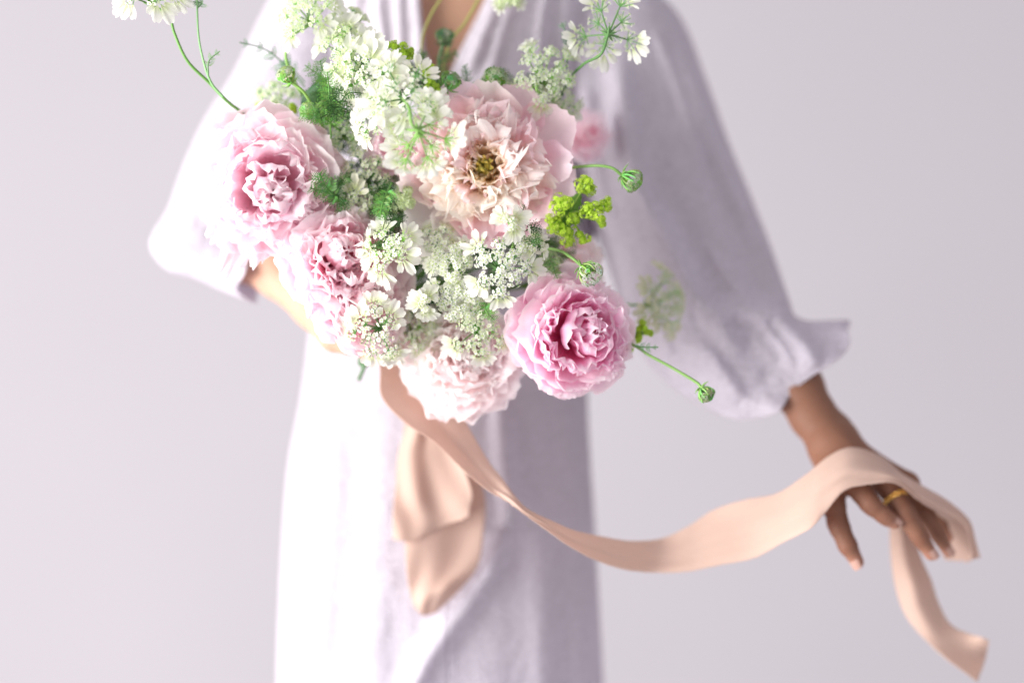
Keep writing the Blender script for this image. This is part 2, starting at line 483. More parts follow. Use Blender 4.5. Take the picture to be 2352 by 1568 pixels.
def loft_mesh(A, nseg, th0=None, th1=None, power=0.85):
    nv = len(A); th = []
    V = np.zeros((nv, nseg, 3)); TH = np.zeros((nv, nseg))
    for i in range(nv):
        t0 = 0 if th0 is None else th0[i]; t1 = 2 * math.pi if th1 is None else th1[i]
        t = np.linspace(t0, t1, nseg, endpoint=(th0 is not None)); TH[i] = t
        l, r, rd = A[i, :3], A[i, 3:6], A[i, 6]
        c = (l + r) / 2; a = (r - l) / 2
        ct = np.sign(np.cos(t)) * np.abs(np.cos(t)) ** power; stt = np.sign(np.sin(t)) * np.abs(np.sin(t)) ** power
        V[i] = c + ct[:, None] * a + stt[:, None] * np.array([0, -rd, 0])
        fo = np.array([A[i, 8], 0, A[i, 9]]); bo = np.array([A[i, 10], 0, A[i, 11]])
        V[i] += np.clip(stt, 0, 1)[:, None] * fo + np.clip(-stt, 0, 1)[:, None] * bo
    return V.reshape(-1, 3), TH.ravel()

# dress body
DR = [((800, -260), (1300, -260), .34, .085), ((700, -150), (1400, -150), .34, .10), ((665, 0), (1425, 0), .34, .115), ((690, 200), (1400, 200), .34, .12), ((715, 480), (1372, 480), .34, .12),
      ((715, 700), (1362, 700), .335, .12), ((708, 800), (1352, 800), .33, .12), ((692, 920), (1350, 920), .33, .12), ((667, 1050), (1356, 1050), .33, .125), ((653, 1200), (1366, 1200), .33, .13),
      ((643, 1400), (1377, 1400), .33, .135), ((638, 1568), (1386, 1568), .33, .14), ((628, 2000), (1408, 2000), .33, .15)]
nv, ns = 260, 340
A = loft(DR, ns, nv)
cpy = (unproj(A[:, :3])[:, 1] + unproj(A[:, 3:6])[:, 1]) / 2
cxL = np.interp(cpy, [-300, -50, 0, 60, 150, 230, 300], [930, 960, 972, 978, 986, 1020, 1040])
cxR = np.interp(cpy, [-300, -50, 0, 60, 150, 230, 300], [1230, 1160, 1133, 1108, 1062, 1030, 1040])
xl = unproj(A[:, :3])[:, 0]; xr = unproj(A[:, 3:6])[:, 0]; cx = (xl + xr) / 2; hw = (xr - xl) / 2
def th_of(x):
    c = np.clip((x - cx) / hw, -1, 1); return np.arccos(c)
thL = th_of(cxL); thR = th_of(np.maximum(cxR, cxL - 40 + 0 * cxR))
thR = np.where(cpy > 240, thL - .0, thR)
Vd, TH = loft_mesh(A, ns, thL, thR + 2 * math.pi, 1.0)
# widen the loft at the V only; slight overlap of the wrap front below
front = np.sin(TH); q = unproj(Vd)
dy = ridges(Vd, front, [
    ([(1150, 900), (1158, 1050), (1172, 1150), (1170, 1210)], 26, .016),
    ([(1175, 1190), (1120, 1310), (1060, 1400), (985, 1500), (930, 1620), (900, 1750)], 30, .018),
    ([(1290, 900), (1330, 1100), (1340, 1400), (1350, 1700)], 20, .005),
    ([(1215, 1150), (1240, 1350), (1260, 1700)], 34, .004),
    ([(1330, 1400), (1330, 1600), (1340, 1800)], 20, .004),
    ([(870, 850), (880, 1100), (860, 1300), (830, 1700)], 34, .003),
    ([(900, 1300), (880, 1400), (850, 1700)], 30, .003),
    ([(760, 800), (750, 1100), (720, 1700)], 40, .008),
    ([(960, -120), (955, 0), (965, 130), (960, 260)], 13, .007), ([(925, -120), (915, 0), (925, 180)], 11, .006), ([(880, -120), (870, 20), (890, 200)], 12, .006),
    ([(830, -120), (815, 40), (800, 200)], 14, .006),
    ([(1150, -20), (1105, 90), (1075, 170)], 16, .008), ([(1200, -60), (1150, 80), (1110, 230)], 12, .006), ([(1260, -60), (1240, 80), (1230, 300)], 11, .007),
    ([(1310, -60), (1300, 80), (1310, 330)], 12, .007), ([(1350, -60), (1365, 120), (1370, 350)], 14, .006)])
dy += np.clip(front, 0, 1) * (.0022 * wob(Vd * [1, 1, .35], 5, 9, 3) + .0008 * wob(Vd * [1.5, 1, .6], 15, 34, 3))
xs = q[:, 0]
pl = np.sin(xs / 21 + 1.4 * np.sin(q[:, 1] / 190)) * .0005 * np.interp(q[:, 1], [-200, 100, 400, 700, 2000], [1.6, 1.2, .3, .7, .9])
dy += pl * np.clip(front * 2, 0, 1)
Vd[:, 1] += dy
back = front < 0
Fd = gridfaces(ns, nv)
dress = mk('dress', Vd, Fd, MAT['linen'], person, PO)
so = dress.modifiers.new('thickness', 'SOLIDIFY'); so.thickness = .0008

# right sleeve of the picture
def sleeve(SR, rg, seed, fringe, nv=170, ns=200, wamp=.003):
    A = loft(SR, ns, nv); V, TH = loft_mesh(A, ns); fr = np.sin(TH)
    V[:, 1] += ridges(V, fr, rg)
    V += np.array([0, 1, 0]) * (wamp * wob(V * [1, 1, .6], seed, 7, 3) + .0009 * wob(V * [1.6, 1, .8], seed + 9, 34, 3))[:, None]
    t = np.repeat(np.linspace(0, 1, nv), ns)
    # frilled hem
    k = np.clip((t - .86) / .14, 0, 1) ** 1.3
    ax = A[-1, :3] + A[-1, 3:6] - A[-12, :3] - A[-12, 3:6]; ax = norm(ax)
    V += (k * np.sin(TH * fringe + seed) * .006)[:, None] * ax
    V[:, 1] += k * np.sin(TH * fringe * 1.5 + 1) * .006
    F = gridfaces(ns, nv, True)
    o = mk('sleeve', V, F, MAT['linen'], dress, PO)
    so = o.modifiers.new('thickness', 'SOLIDIFY'); so.thickness = .0008
    return o
SR = [((1220, -180), (1380, -150), .35, .07), ((1205, -60), (1482, -40), .345, .075), ((1215, 60), (1566, 50), .34, .08), ((1250, 200), (1618, 180), .33, .085), ((1300, 350), (1672, 330), .315, .085),
      ((1350, 480), (1724, 455), .30, .085), ((1395, 600), (1768, 565), .285, .085), ((1430, 710), (1797, 650), .265, .085), ((1475, 810), (1812, 695), .25, .085),
      ((1535, 878), (1822, 722), .235, .078), ((1605, 925), (1852, 736), .22, .066), ((1650, 948), (1900, 736), .21, .058, (6, 6), (0, 20)), ((1690, 957), (1944, 735), .2, .056, (26, 30), (22, 22))]
sleeve(SR, [
    ([(1410, 100), (1430, 250), (1450, 420), (1540, 620), (1600, 740)], 34, .020),
    ([(1600, 300), (1690, 500), (1770, 690)], 36, -.016),
    ([(1560, 100), (1640, 330), (1740, 560)], 30, .010),
    ([(1600, 730), (1690, 705), (1780, 720), (1840, 790), (1880, 850)], 26, .020),
    ([(1500, 480), (1590, 660), (1700, 820)], 22, .012),
    ([(1600, 780), (1660, 860), (1700, 920)], 26, .010),
    ([(1340, 150), (1350, 350), (1400, 560)], 26, .012),
    ([(1700, 760), (1740, 830), (1790, 860)], 20, -.003),
    ([(1520, 740), (1560, 820), (1640, 900)], 24, -.003), ([(1650, 800), (1700, 880), (1745, 930)], 14, -.002), ([(1730, 720), (1790, 790), (1830, 850)], 11, .006),
    ([(1840, 760), (1880, 800), (1900, 850)], 12, -.002), ([(1470, 600), (1500, 720), (1540, 820)], 14, .006), ([(1500, 60), (1560, 220), (1620, 420)], 13, .006), ([(1440, 420), (1490, 560), (1560, 700)], 12, -.006), ([(1620, 560), (1680, 650), (1740, 700)], 12, .006)], 3, 5)
SL = [((740, -200), (900, -150), .35, .07), ((665, -70), (870, -60), .345, .08), ((600, 50), (850, 120), .34, .085), ((545, 165), (820, 300), .335, .09), ((472, 285), (790, 420), .325, .09),
      ((425, 390), (760, 500), .31, .09), ((392, 480), (735, 540), .295, .09), ((350, 560), (710, 545), .28, .085), ((385, 618), (680, 540), .26, .075),
      ((450, 640), (650, 540), .24, .065), ((520, 670), (625, 548), .225, .055, (-14, 0)), ((578, 690), (612, 556), .215, .05, (-26, 0), (14, 4))]
sleeve(SL, [([(440, 480), (520, 560), (600, 600)], 20, -.002), ([(480, 320), (560, 380), (600, 500)], 24, -.003), ([(400, 560), (470, 610), (540, 640)], 22, .003)], 8, 4)

# ------------------------------------------------------------------ ribbons
def ribbon(name, label, stations, nl=150, nw=22, org=None, seed=1, wave=0.0, edgejit=.6):
    """stations: each a list of points across the ribbon (px, py, y)"""
    W = np.array([[P(*p) for p in st] for st in stations])
    L = catmull(W, nl)                                     # nl x k x 3
    k = L.shape[1]
    G = np.stack([catmull(L[i], nw) for i in range(nl)])    # nl x nw x 3
    u = np.linspace(-1, 1, nw); t = np.linspace(0, 1, nl)
    if wave:
        dyv = wave * np.sin(u[None, :] * 7 + 2.5 * np.sin(t[:, None] * 5 + seed)) * np.clip(t[:, None] * 4, .3, 1)
        G[:, :, 1] += dyv
    r = np.random.RandomState(seed)
    j = r.normal(size=(nl, 2)) * edgejit * .00025
    G[:, 0, 2] += j[:, 0]; G[:, -1, 2] += j[:, 1]
    G[-1, :, 2] += r.normal(size=nw) * .0008
    V = G.reshape(-1, 3); org = V[0] if org is None else org
    uv = np.stack([np.tile((u + 1) / 2 * .3, nl), np.repeat(t, nw)], 1)
    o = mk(name, V, gridfaces(nw, nl), MAT['silk'], None, (0, 0, 0), uv=uv)
    o.location = tuple(V[0]); co = (V - V[0]).astype(np.float32); o.data.vertices.foreach_set('co', co.ravel()); o.data.update()
    so = o.modifiers.new('thickness', 'SOLIDIFY'); so.thickness = .0005
    o['label'] = label; o['category'] = 'ribbon'
    return o

ribbon('ribbon', 'long peach silk ribbon sweeping from the bouquet across to the outstretched hand', [
    [(862, 790, .10), (915, 790, .11), (985, 790, .10)],
    [(872, 850, .10), (922, 850, .115), (1010, 860, .11)],
    [(876, 912, .095), (948, 905, .112), (1044, 924, .115)],
    [(930, 971, .085), (990, 955, .105), (1066, 962, .11)],
    [(1000, 1018, .08), (1047, 1028, .098), (1102, 1026, .105)],
    [(1066, 1082, .075), (1092, 1076, .088), (1128, 1068, .095)],
    [(1119, 1125, .07), (1132, 1116, .078), (1154, 1100, .085)],
    [(1166, 1152, .065), (1174, 1146, .06), (1182, 1138, .068)],
    [(1205, 1181, .058), (1209, 1176, .058), (1214, 1170, .062)],
    [(1262, 1222, .055), (1268, 1211, .06), (1276, 1200, .07)],
    [(1314, 1258, .062), (1318, 1239, .07), (1320, 1218, .082)],
    [(1369, 1286, .078), (1375, 1258, .085), (1380, 1231, .10)],
    [(1430, 1306, .095), (1438, 1275, .10), (1444, 1241, .115)],
    [(1500, 1314, .112), (1512, 1278, .119), (1518, 1236, .132)],
    [(1577, 1312, .110), (1580, 1265, .118), (1582, 1207, .132)],
    [(1655, 1297, .104), (1648, 1240, .113), (1640, 1170, .130)],
    [(1733, 1281, .094), (1722, 1218, .106), (1710, 1147, .118)],
    [(1800, 1245, .080), (1792, 1190, .094), (1785, 1132, .108)],
    [(1860, 1214, .062), (1850, 1150, .085), (1848, 1092, .10)],
    [(1896, 1176, .068), (1893, 1112, .082), (1904, 1047, .098)],
    [(1940, 1126, .074), (1948, 1080, .080), (1958, 1027, .100)],
    [(1998, 1112, .076), (2010, 1080, .082), (2022, 1047, .108)],
    [(2057, 1110, .080), (2062, 1096, .086), (2070, 1086, .112)],
    [(2108, 1148, .098), (2114, 1132, .100), (2120, 1116, .118)],
    [(2160, 1180, .112), (2168, 1160, .116), (2178, 1150, .126)],
    [(2208, 1203, .125), (2216, 1194, .127), (2226, 1194, .134)],
    [(2224, 1240, .130), (2232, 1240, .132), (2240, 1238, .138)],
    [(2224, 1286, .130), (2238, 1283, .132), (2251, 1278, .138)]], nl=300, nw=40, seed=2, wave=.0011)
ribbon('ribbon', 'short pale inner fold of ribbon hanging beyond the little finger, below the folded tip', [
    [(2118, 1130, .150), (2150, 1140, .148), (2190, 1168, .150)],
    [(2140, 1170, .152), (2172, 1180, .148), (2208, 1196, .150)],
    [(2150, 1215, .156), (2188, 1215, .150), (2224, 1228, .150)],
    [(2160, 1255, .160), (2196, 1252, .152), (2228, 1258, .150)],
    [(2172, 1286, .162), (2200, 1287, .156), (2226, 1288, .152)]], nl=50, nw=16, seed=4)
ribbon('ribbon', 'twisting pale tail of ribbon falling below the fingers to the lower corner', [
    [(2046, 1120, .165), (2080, 1120, .172), (2115, 1120, .175)],
    [(2044, 1212, .165), (2072, 1212, .155), (2100, 1212, .165)],
    [(2048, 1290, .165), (2078, 1285, .150), (2114, 1276, .160)],
    [(2060, 1358, .165), (2096, 1345, .145), (2138, 1330, .160)],
    [(2083, 1416, .16), (2115, 1400, .150), (2156, 1385, .165)],
    [(2127, 1470, .15), (2150, 1450, .152), (2184, 1434, .165)],
    [(2175, 1514, .14), (2200, 1488, .155), (2225, 1454, .160)],
    [(2215, 1543, .14), (2238, 1505, .160), (2255, 1462, .150)],
    [(2244, 1565, .145), (2262, 1515, .168), (2272, 1470, .150)]], nl=110, nw=20, seed=5)
ribbon('ribbon', 'wide peach ribbon end hanging in soft pleats down the front of the dress', [
    [(930, 900, .155), (960, 900, .15), (985, 900, .155), (1010, 900, .15)],
    [(928, 985, .155), (962, 990, .151), (990, 990, .156), (1030, 1000, .15)],
    [(914, 1045, .155), (958, 1045, .151), (1000, 1050, .157), (1060, 1060, .15)],
    [(907, 1130, .155), (958, 1130, .151), (1010, 1130, .158), (1085, 1130, .15)],
    [(902, 1190, .156), (955, 1188, .156), (1010, 1180, .160), (1080, 1165, .155)],
    [(903, 1238, .158), (945, 1242, .156), (1000, 1215, .164), (1078, 1185, .157)]], nl=80, nw=60, seed=6, wave=.0016)
ribbon('ribbon', 'longer pointed ribbon tail emerging beneath the pleated peach ribbon end', [
    [(960, 920, .173), (985, 920, .18), (1010, 920, .173), (1035, 920, .18)],
    [(945, 1040, .173), (985, 1040, .166), (1030, 1040, .176), (1075, 1040, .18)],
    [(932, 1140, .173), (985, 1140, .166), (1040, 1140, .176), (1113, 1135, .18)],
    [(930, 1244, .163), (980, 1244, .163), (1040, 1244, .176), (1110, 1225, .18)],
    [(936, 1330, .170), (978, 1325, .170), (1030, 1315, .173), (1098, 1296, .18)],
    [(948, 1385, .170), (978, 1372, .163), (1018, 1355, .163), (1062, 1346, .18)],
    [(968, 1412, .170), (980, 1411, .178), (994, 1408, .18), (1008, 1400, .18)]], nl=90, nw=50, seed=9, wave=.0010)

# ring
ring = thing('ring', 'gold braided ring on the middle finger, peeking out below the ribbon', 'ring', P(2055, 1143, .1085))
fa = norm(P(2078, 1180, .102) - P(2036, 1112, .115)); e1, e2, _ = frame(fa); rc = P(2055, 1143, .1085); RO = rc.copy(); ring.location = tuple(rc)
rr = M(26, .11)
pts = [rc + rr * (math.cos(a) * e1 + math.sin(a) * e2) for a in np.linspace(0, 2 * math.pi, 49)]
Vt, Ft = tube(pts, .0007, 8); mk('band', Vt, Ft, MAT['gold'], ring, RO)
for row in (-1, 1):
    A_ = Acc()
    for i in range(18):
        a = (i + .25 * row) * 2 * math.pi / 18; c = rc + (rr + .0006) * (math.cos(a) * e1 + math.sin(a) * e2) + fa * row * .0012
        uu, vv = np.meshgrid(np.arange(8) * math.pi / 4, np.linspace(-1.5, 1.5, 6)); uu = uu.ravel(); vv = vv.ravel()
        sv = np.stack([np.cos(uu) * np.cos(vv), np.sin(uu) * np.cos(vv), np.sin(vv)], 1) * [.0017, .0019, .0013]
        tang = norm(-math.sin(a) * e1 + math.cos(a) * e2 + row * .5 * fa); rad = norm(math.cos(a) * e1 + math.sin(a) * e2); oth = np.cross(tang, rad)
        A_.add(c + sv @ np.stack([oth, tang, rad]), gridfaces(8, 6, True), (1, 1, 1))
    A_.build('bead_row', MAT['gold'], ring, RO)

# ------------------------------------------------------------------ peonies
def petal_grid(rng, ctrl, Wd, cup=.25, ruff=.06, jag=.05, tipr=.35, twist=0.0, nu=11, nv=13, wbase=.22, freq=3.0, lobes=0.0):
    """midrib ctrl: 4 (r,h) points in units; returns local coords (radial, tangential, axial), along, edge, uv"""
    u = np.linspace(-1, 1, nu); v = np.linspace(0, 1, nv); U, Vv = np.meshgrid(u, v)
    ph = [rng.uniform(0, 6.28) for _ in range(6)]
    Lu = 1 - tipr * np.abs(U) ** 2.4 + jag * (np.sin(U * 9 + ph[0]) + .7 * np.sin(U * 17 + ph[1])) * .6
    if lobes: Lu -= lobes * np.exp(-((U - rng.uniform(-.2, .2)) / .16) ** 2)
    jg = np.array([rng.uniform(-1, 1) for _ in range(nu)]) * jag * .7
    Lu += jg[None, :] * (Vv > .9)
    T = Vv * Lu
    c = np.asarray(ctrl, float)
    B = ((1 - T) ** 3)[..., None] * c[0] + (3 * (1 - T) ** 2 * T)[..., None] * c[1] + (3 * (1 - T) * T ** 2)[..., None] * c[2] + (T ** 3)[..., None] * c[3]
    dB = (3 * (1 - T) ** 2)[..., None] * (c[1] - c[0]) + (6 * (1 - T) * T)[..., None] * (c[2] - c[1]) + (3 * T ** 2)[..., None] * (c[3] - c[2])
    dB /= np.linalg.norm(dB, axis=-1, keepdims=True) + 1e-9
    Nn = np.stack([-dB[..., 1], dB[..., 0]], -1)
    Tc = np.clip(T, 0, 1.1)
    wp = wbase + (1 - wbase) * np.sin(np.minimum(Tc / .7, 1) * math.pi / 2) ** 1.2
    wp *= 1 - .28 * np.clip((Tc - .7) / .3, 0, 1.3) ** 2
    x = U * Wd / 2 * wp
    z = cup * Wd * (U ** 2) * wp * (0.4 + .6 * Vv)
    L = np.linalg.norm(c[3] - c[0])
    z += ruff * L * Vv ** 1.5 * (np.sin(U * freq * 2 + ph[2]) * (.35 + .65 * np.abs(U)) + .5 * np.sin(U * freq * 4.1 + Vv * 3 + ph[3]))
    z += ruff * .6 * L * np.sin(Vv * 5 + ph[4] + U) * Vv
    tw = twist * Vv
    x2 = x * np.cos(tw) - z * np.sin(tw); z2 = x * np.sin(tw) + z * np.cos(tw)
    r = B[..., 0] + Nn[..., 0] * z2; h = B[..., 1] + Nn[..., 1] * z2
    along = np.clip(T, 0, 1).ravel(); edge = np.clip(np.maximum(np.abs(U) ** 7, Vv ** 9) * .8 * Vv, 0, 1).ravel()
    return np.stack([r.ravel(), x2.ravel(), h.ravel()], 1), along, edge, np.stack([U.ravel() * .5 + .5, Vv.ravel()], 1), gridfaces(nu, nv)

def put_petal(root, org, C, fr, R, phi, g, mat, tint, hug=0.0, name='petal'):
    L, al, ed, uv, F = g
    e1, e2, n = fr
    if hug:                                                   # wrap the petal's width round the axis
        rad = np.maximum(L[:, 0], .15); a = phi + L[:, 1] / rad * hug; x = L[:, 1] * (1 - hug)
    else: a = np.full(len(L), phi); x = L[:, 1]
    ca, sa = np.cos(a)[:, None], np.sin(a)[:, None]
    rd = ca * e1 + sa * e2; tg = -sa * e1 + ca * e2
    V = C + R * (L[:, 0:1] * rd + x[:, None] * tg + L[:, 2:3] * n)
    return mk(name, V, F, mat, root, org, along=al, edge=ed, uv=uv, color=tint)

def tint_of(rng, a=.03): 
    k = 1 - rng.uniform(0, a); return (1, k * rng.uniform(1 - a, 1), k * rng.uniform(1 - a * .6, 1))

def sepals_and_stalk(root, org, C, fr, R, y_to=None):
    e1, e2, n = fr
    A_ = Acc()
    tgt = P(900, 690, .13)
    b = C - n * R * .5
    V, F = tube([b, b - n * R * .5 + (tgt - b) * .2, tgt * .6 + b * .4 , tgt], [.003, .0026, .0025, .0025], 8, 14)
    A_.add(V, F, (.10, .22, .06)); A_.build('stalk', MAT['stem'], root, org)

def ball_peony(label, px, py, y, Rpx, ax, mat, seed, flat=.85, layers=None, guards=9, gspread=1.05, centre=None, gmat=None, extra=None, stalk=True, nout=3):
    rng = random.Random(seed); C = P(px, py, y); R = M(Rpx, y); fr = frame(ax)
    root = thing('peony', label, 'peony', C, 'peonies in the bouquet'); org = C
    layers = layers or [  # n, tip radius, tip height, width, ruffle, jag
        (9, .97, .08, .92, .05, .04), (10, .88, .22, .84, .05, .05), (11, .76, .34, .72, .06, .06), (11, .62, .43, .60, .06, .07),
        (8, .50, .50, .66, .06, .07), (6, .30, .60, .62, .06, .07), (6, .14, .62, .52, .07, .08), (5, .03, .58, .42, .07, .08)]
    for i in range(guards):
        phi = i * 2 * math.pi / guards + rng.uniform(-.2, .2); g = gspread * rng.uniform(.92, 1.08)
        hh = rng.uniform(-.12, .22)
        ctrl = [(.05, -.45), (.75, -.55), (g * .98, -.25 + hh * .3), (g, hh)]
        put_petal(root, org, C, fr, R, phi, petal_grid(rng, ctrl, rng.uniform(.85, 1.1), .14, .045, .03, .30, 0, 15, 14, freq=2.2), gmat or mat, tint_of(rng), hug=.35)
    cs = np.array(centre) if centre else np.array([rng.uniform(-.16, .16), rng.uniform(-.16, .16)])
    for li, (n, tr, th, W, ru, jg) in enumerate(layers):
        Cc = C + (cs[0] * fr[0] + cs[1] * fr[1]) * R * max(0, 1 - tr)
        for i in range(n):
            phi = (i + .5 * (li % 2)) * 2 * math.pi / n + rng.uniform(-.3, .3)
            tip = np.array([max(.03, tr + rng.uniform(-.08, .08)), th * flat + rng.uniform(-.07, .09)])
            k = rng.random(); inner = li >= 4 or li >= len(layers) - 1
            if inner and k < .7: c2 = np.array([tip[0] + rng.uniform(.16, .30), tip[1] + rng.uniform(-.06, .04)])
            elif k < .72:   c2 = np.array([tip[0] * rng.uniform(.68, .82), tip[1] - rng.uniform(.02, .14)])
            elif k < .86: c2 = np.array([tip[0] + .05, tip[1] - .18])
            else:         c2 = np.array([tip[0] * .6, tip[1] + .03])
            c1 = np.array([tip[0] * .55 + .12, tip[1] * .35 - .25])
            g = petal_grid(rng, [(.03, -.35), c1, c2, tip], W * rng.uniform(.75, 1.25), rng.uniform(-.02, .22), ru * rng.uniform(.6, 1.6), jg, rng.uniform(.2, .42), rng.uniform(-.3, .3), 13, 12, freq=rng.uniform(1.8, 3.4), lobes=(.14 if rng.random() < .4 else 0))
            put_petal(root, org, Cc, fr, R, phi, g, (gmat or mat) if li < nout else mat, tint_of(rng), hug=.15)
    if extra: extra(root, org, C, fr, R, rng)
    if stalk: sepals_and_stalk(root, org, C, fr, R)
    return root

def az(fr, dx, dy):
    """azimuth for a direction given in picture sense (dx right, dy down)"""
    d = np.array([dx, 0, -dy]); return math.atan2(d @ fr[1], d @ fr[0])

# the big cream one
def cream_peony():
    rng = random.Random(11); C = P(1112, 385, .045); R = M(190, .04); fr = frame((-.05, -1, .06)); org = C
    root = thing('peony', 'largest cream and blush peony, wide open around yellow stamens, at the bouquet centre', 'peony', C, 'peonies in the bouquet')
    G = [  # dx, dy, length, width, lift, mat tint
        (-.38, -1, 1.08, .62, .35), (.10, -1, .98, .80, .30), (.50, -.92, 1.06, .80, .20), (.95, -.50, 1.15, .85, .25), (1, -.02, 1.02, .62, .35), (1, .30, 1.10, 1.0, .05),
        (.62, .72, 1.02, .9, .2), (.75, .60, .98, .6, .3), (.10, 1, .96, .95, .25), (-.35, .95, 1.02, .8, .3), (-.66, .86, 1.24, .98, .40), (-1, .20, 1.0, .7, .35), (-1, -.25, 1.05, .85, .1), (-.8, -.7, 1.0, .8, .1)]
    for dx, dy, L, W, lift in G:
        L *= 1.05; ctrl = [(.05, -.30), (L * .40, -.35), (L * .8, lift * .3 - .12), (L, lift)]
        lo = (dx < -.3 and dy > .3)
        put_petal(root, org, C, fr, R, az(fr, dx, dy), petal_grid(rng, ctrl, W, .12, .035, .035, .28, 0, 19, 16, freq=1.8), MAT['pale'] if lo else MAT['creamguard'], (1, .99, 1) if lo else tint_of(rng, .08))
    for (n, tr, th, W) in ((11, .84, .12, .70), (12, .74, .22, .64), (12, .63, .30, .60), (11, .52, .36, .54), (10, .42, .38, .50), (9, .33, .37, .44), (8, .25, .31, .40), (6, .17, .25, .34), (4, .10, .20, .28)):
        for i in range(n):
            phi = i * 2 * math.pi / n + rng.uniform(-.3, .3)
            up = math.cos(phi - az(fr, .2, -1))
            tip = np.array([tr * rng.uniform(.88, 1.12), th + rng.uniform(-.08, .10) + .05 * up])
            k = rng.random()
            if k < .6:    c2 = np.array([tip[0] * rng.uniform(.68, .85), tip[1] - rng.uniform(.04, .18)])
            elif k < .8:  c2 = np.array([tip[0] + rng.uniform(.05, .2), tip[1] + rng.uniform(-.14, .02)])
            else:         c2 = np.array([tip[0] * .6, tip[1] + .08])
            c1 = np.array([tip[0] * .45 + .10, tip[1] * .2 - .12])
            g = petal_grid(rng, [(.06, -.22), c1, c2, tip], W * rng.uniform(.6, 1.25), rng.uniform(-.12, .3), rng.uniform(.05, .12), rng.uniform(.04, .13), rng.uniform(.02, .22), rng.uniform(-.6, .6), 15, 13, freq=rng.uniform(2, 4.2), wbase=.32, lobes=(.16 if rng.random() < .4 else 0))
            t = (1, .99, .95) if up < -.1 else (1, .965, .97)
            if rng.random() < .25: t = (1, .88, .94)
            put_petal(root, org, C, fr, R, phi, g, MAT['cream'] if tr > .3 else MAT['creamheart'], t)
    e1, e2, n = fr
    for i in range(5):
        a = i * 1.256; d = math.cos(a) * e1 + math.sin(a) * e2
        V, F = tube([C - n * R * .1 + d * R * .05, C + n * R * .10 + d * R * .06, C + n * R * .22 + d * R * .03], [.0028, .0034, .0010], 8, 9)
        mk('carpel', V, F, MAT['tiny'], root, org, tint=(.78, .80, .34))
    for i in range(34):
        a = rng.uniform(0, 6.28); s = rng.uniform(.02, .13)
        b = C + n * R * -.15 + R * .07 * (math.cos(a) * e1 + math.sin(a) * e2)
        tp = C + n * R * rng.uniform(.20, .34) + R * s * (math.cos(a) * e1 + math.sin(a) * e2)
        V, F = tube([b, (b + tp) / 2 + R * .03 * e1 * rng.uniform(-1, 1), tp], [.0008, .0007, .0010], 5, 7)
        mk('stamen', V, F, MAT['tiny'], root, org, tint=(.95, .88, .38) if i % 4 else (.80, .84, .34))
    sepals_and_stalk(root, org, C, fr, R)
cream_peony()

def left_extra(root, org, C, fr, R, rng):
    for dx, dy, L, W, lift in ((-.45, 1, 1.42, .42, .1), (-.2, 1, 1.15, .5, .2), (.35, .9, 1.02, .7, .45), (-.75, .75, 1.1, .5, .1), (.9, -.2, 1.02, .8, 0)):
        ctrl = [(.05, -.30), (L * .40, -.35), (L * .8, lift * .3 - .1), (L, lift)]
        put_petal(root, org, C, fr, R, az(fr, dx, dy), petal_grid(rng, ctrl, W, .12, .05, .05, .3, 0, 15, 15, freq=2), MAT['blush'], (1, 1, 1))
ball_peony('round blush peony nearest the raised elbow, at the outer side of the bouquet', 614, 414, .035, 172, (.10, -1, -.12), MAT['blush'], 23, guards=9, gspread=1.0, extra=left_extra, centre=(.08, -.16))
ball_peony('rose-pink peony with a deep pink heart, touching the blush peony from below', 798, 600, .040, 152, (.28, -1, .10), MAT['mid'], 31, guards=10, gspread=1.05, gmat=MAT['blush'], nout=4)
ball_peony('white-edged pink peony lowest on the forearm side, its heart turned to the lace flowers', 832, 698, .045, 124, (.5, -1, .2), MAT['mid'], 41, guards=10, gspread=1.03, gmat=MAT['blush'], nout=4)
ball_peony('deepest pink peony, tightly ruffled with a magenta heart, at the lower bouquet edge', 1308, 768, .035, 154, (.36, -1, .04), MAT['pink'], 51, guards=10, gspread=.98, gmat=MAT['pinkguard'], nout=3, centre=(.24, .0))
ball_peony('blurred near-white peony hanging lowest, above the start of the ribbons', 1060, 830, .075, 144, (.0, -1, -.2), MAT['pale'], 61, guards=9, gspread=1.0)
ball_peony('shaded beige-pink peony seen from the side behind the lime green sprig', 1318, 590, .115, 88, (.5, -.4, .5), MAT['pale'], 71, guards=7, gspread=1.05, layers=[(9, .85, .25, .7, .06, .06), (8, .6, .5, .6, .06, .06), (7, .3, .65, .5, .06, .06)])
ball_peony('small hazy pink peony farthest back, behind the dome of lace flowers', 1348, 312, .205, 60, (.4, -1, .2), MAT['blush'], 81, guards=7, gspread=1.05, layers=[(9, .85, .25, .7, .06, .06), (8, .6, .5, .6, .06, .06), (7, .3, .65, .5, .06, .06)])
ball_peony('pale pink peony half covered by lace flowers, between the blush and cream peonies', 905, 345, .055, 78, (-.2, -1, .0), MAT['blush'], 91, guards=7, gspread=1.05, layers=[(9, .85, .25, .7, .06, .06), (8, .6, .5, .6, .06, .06), (7, .3, .65, .5, .06, .06)])

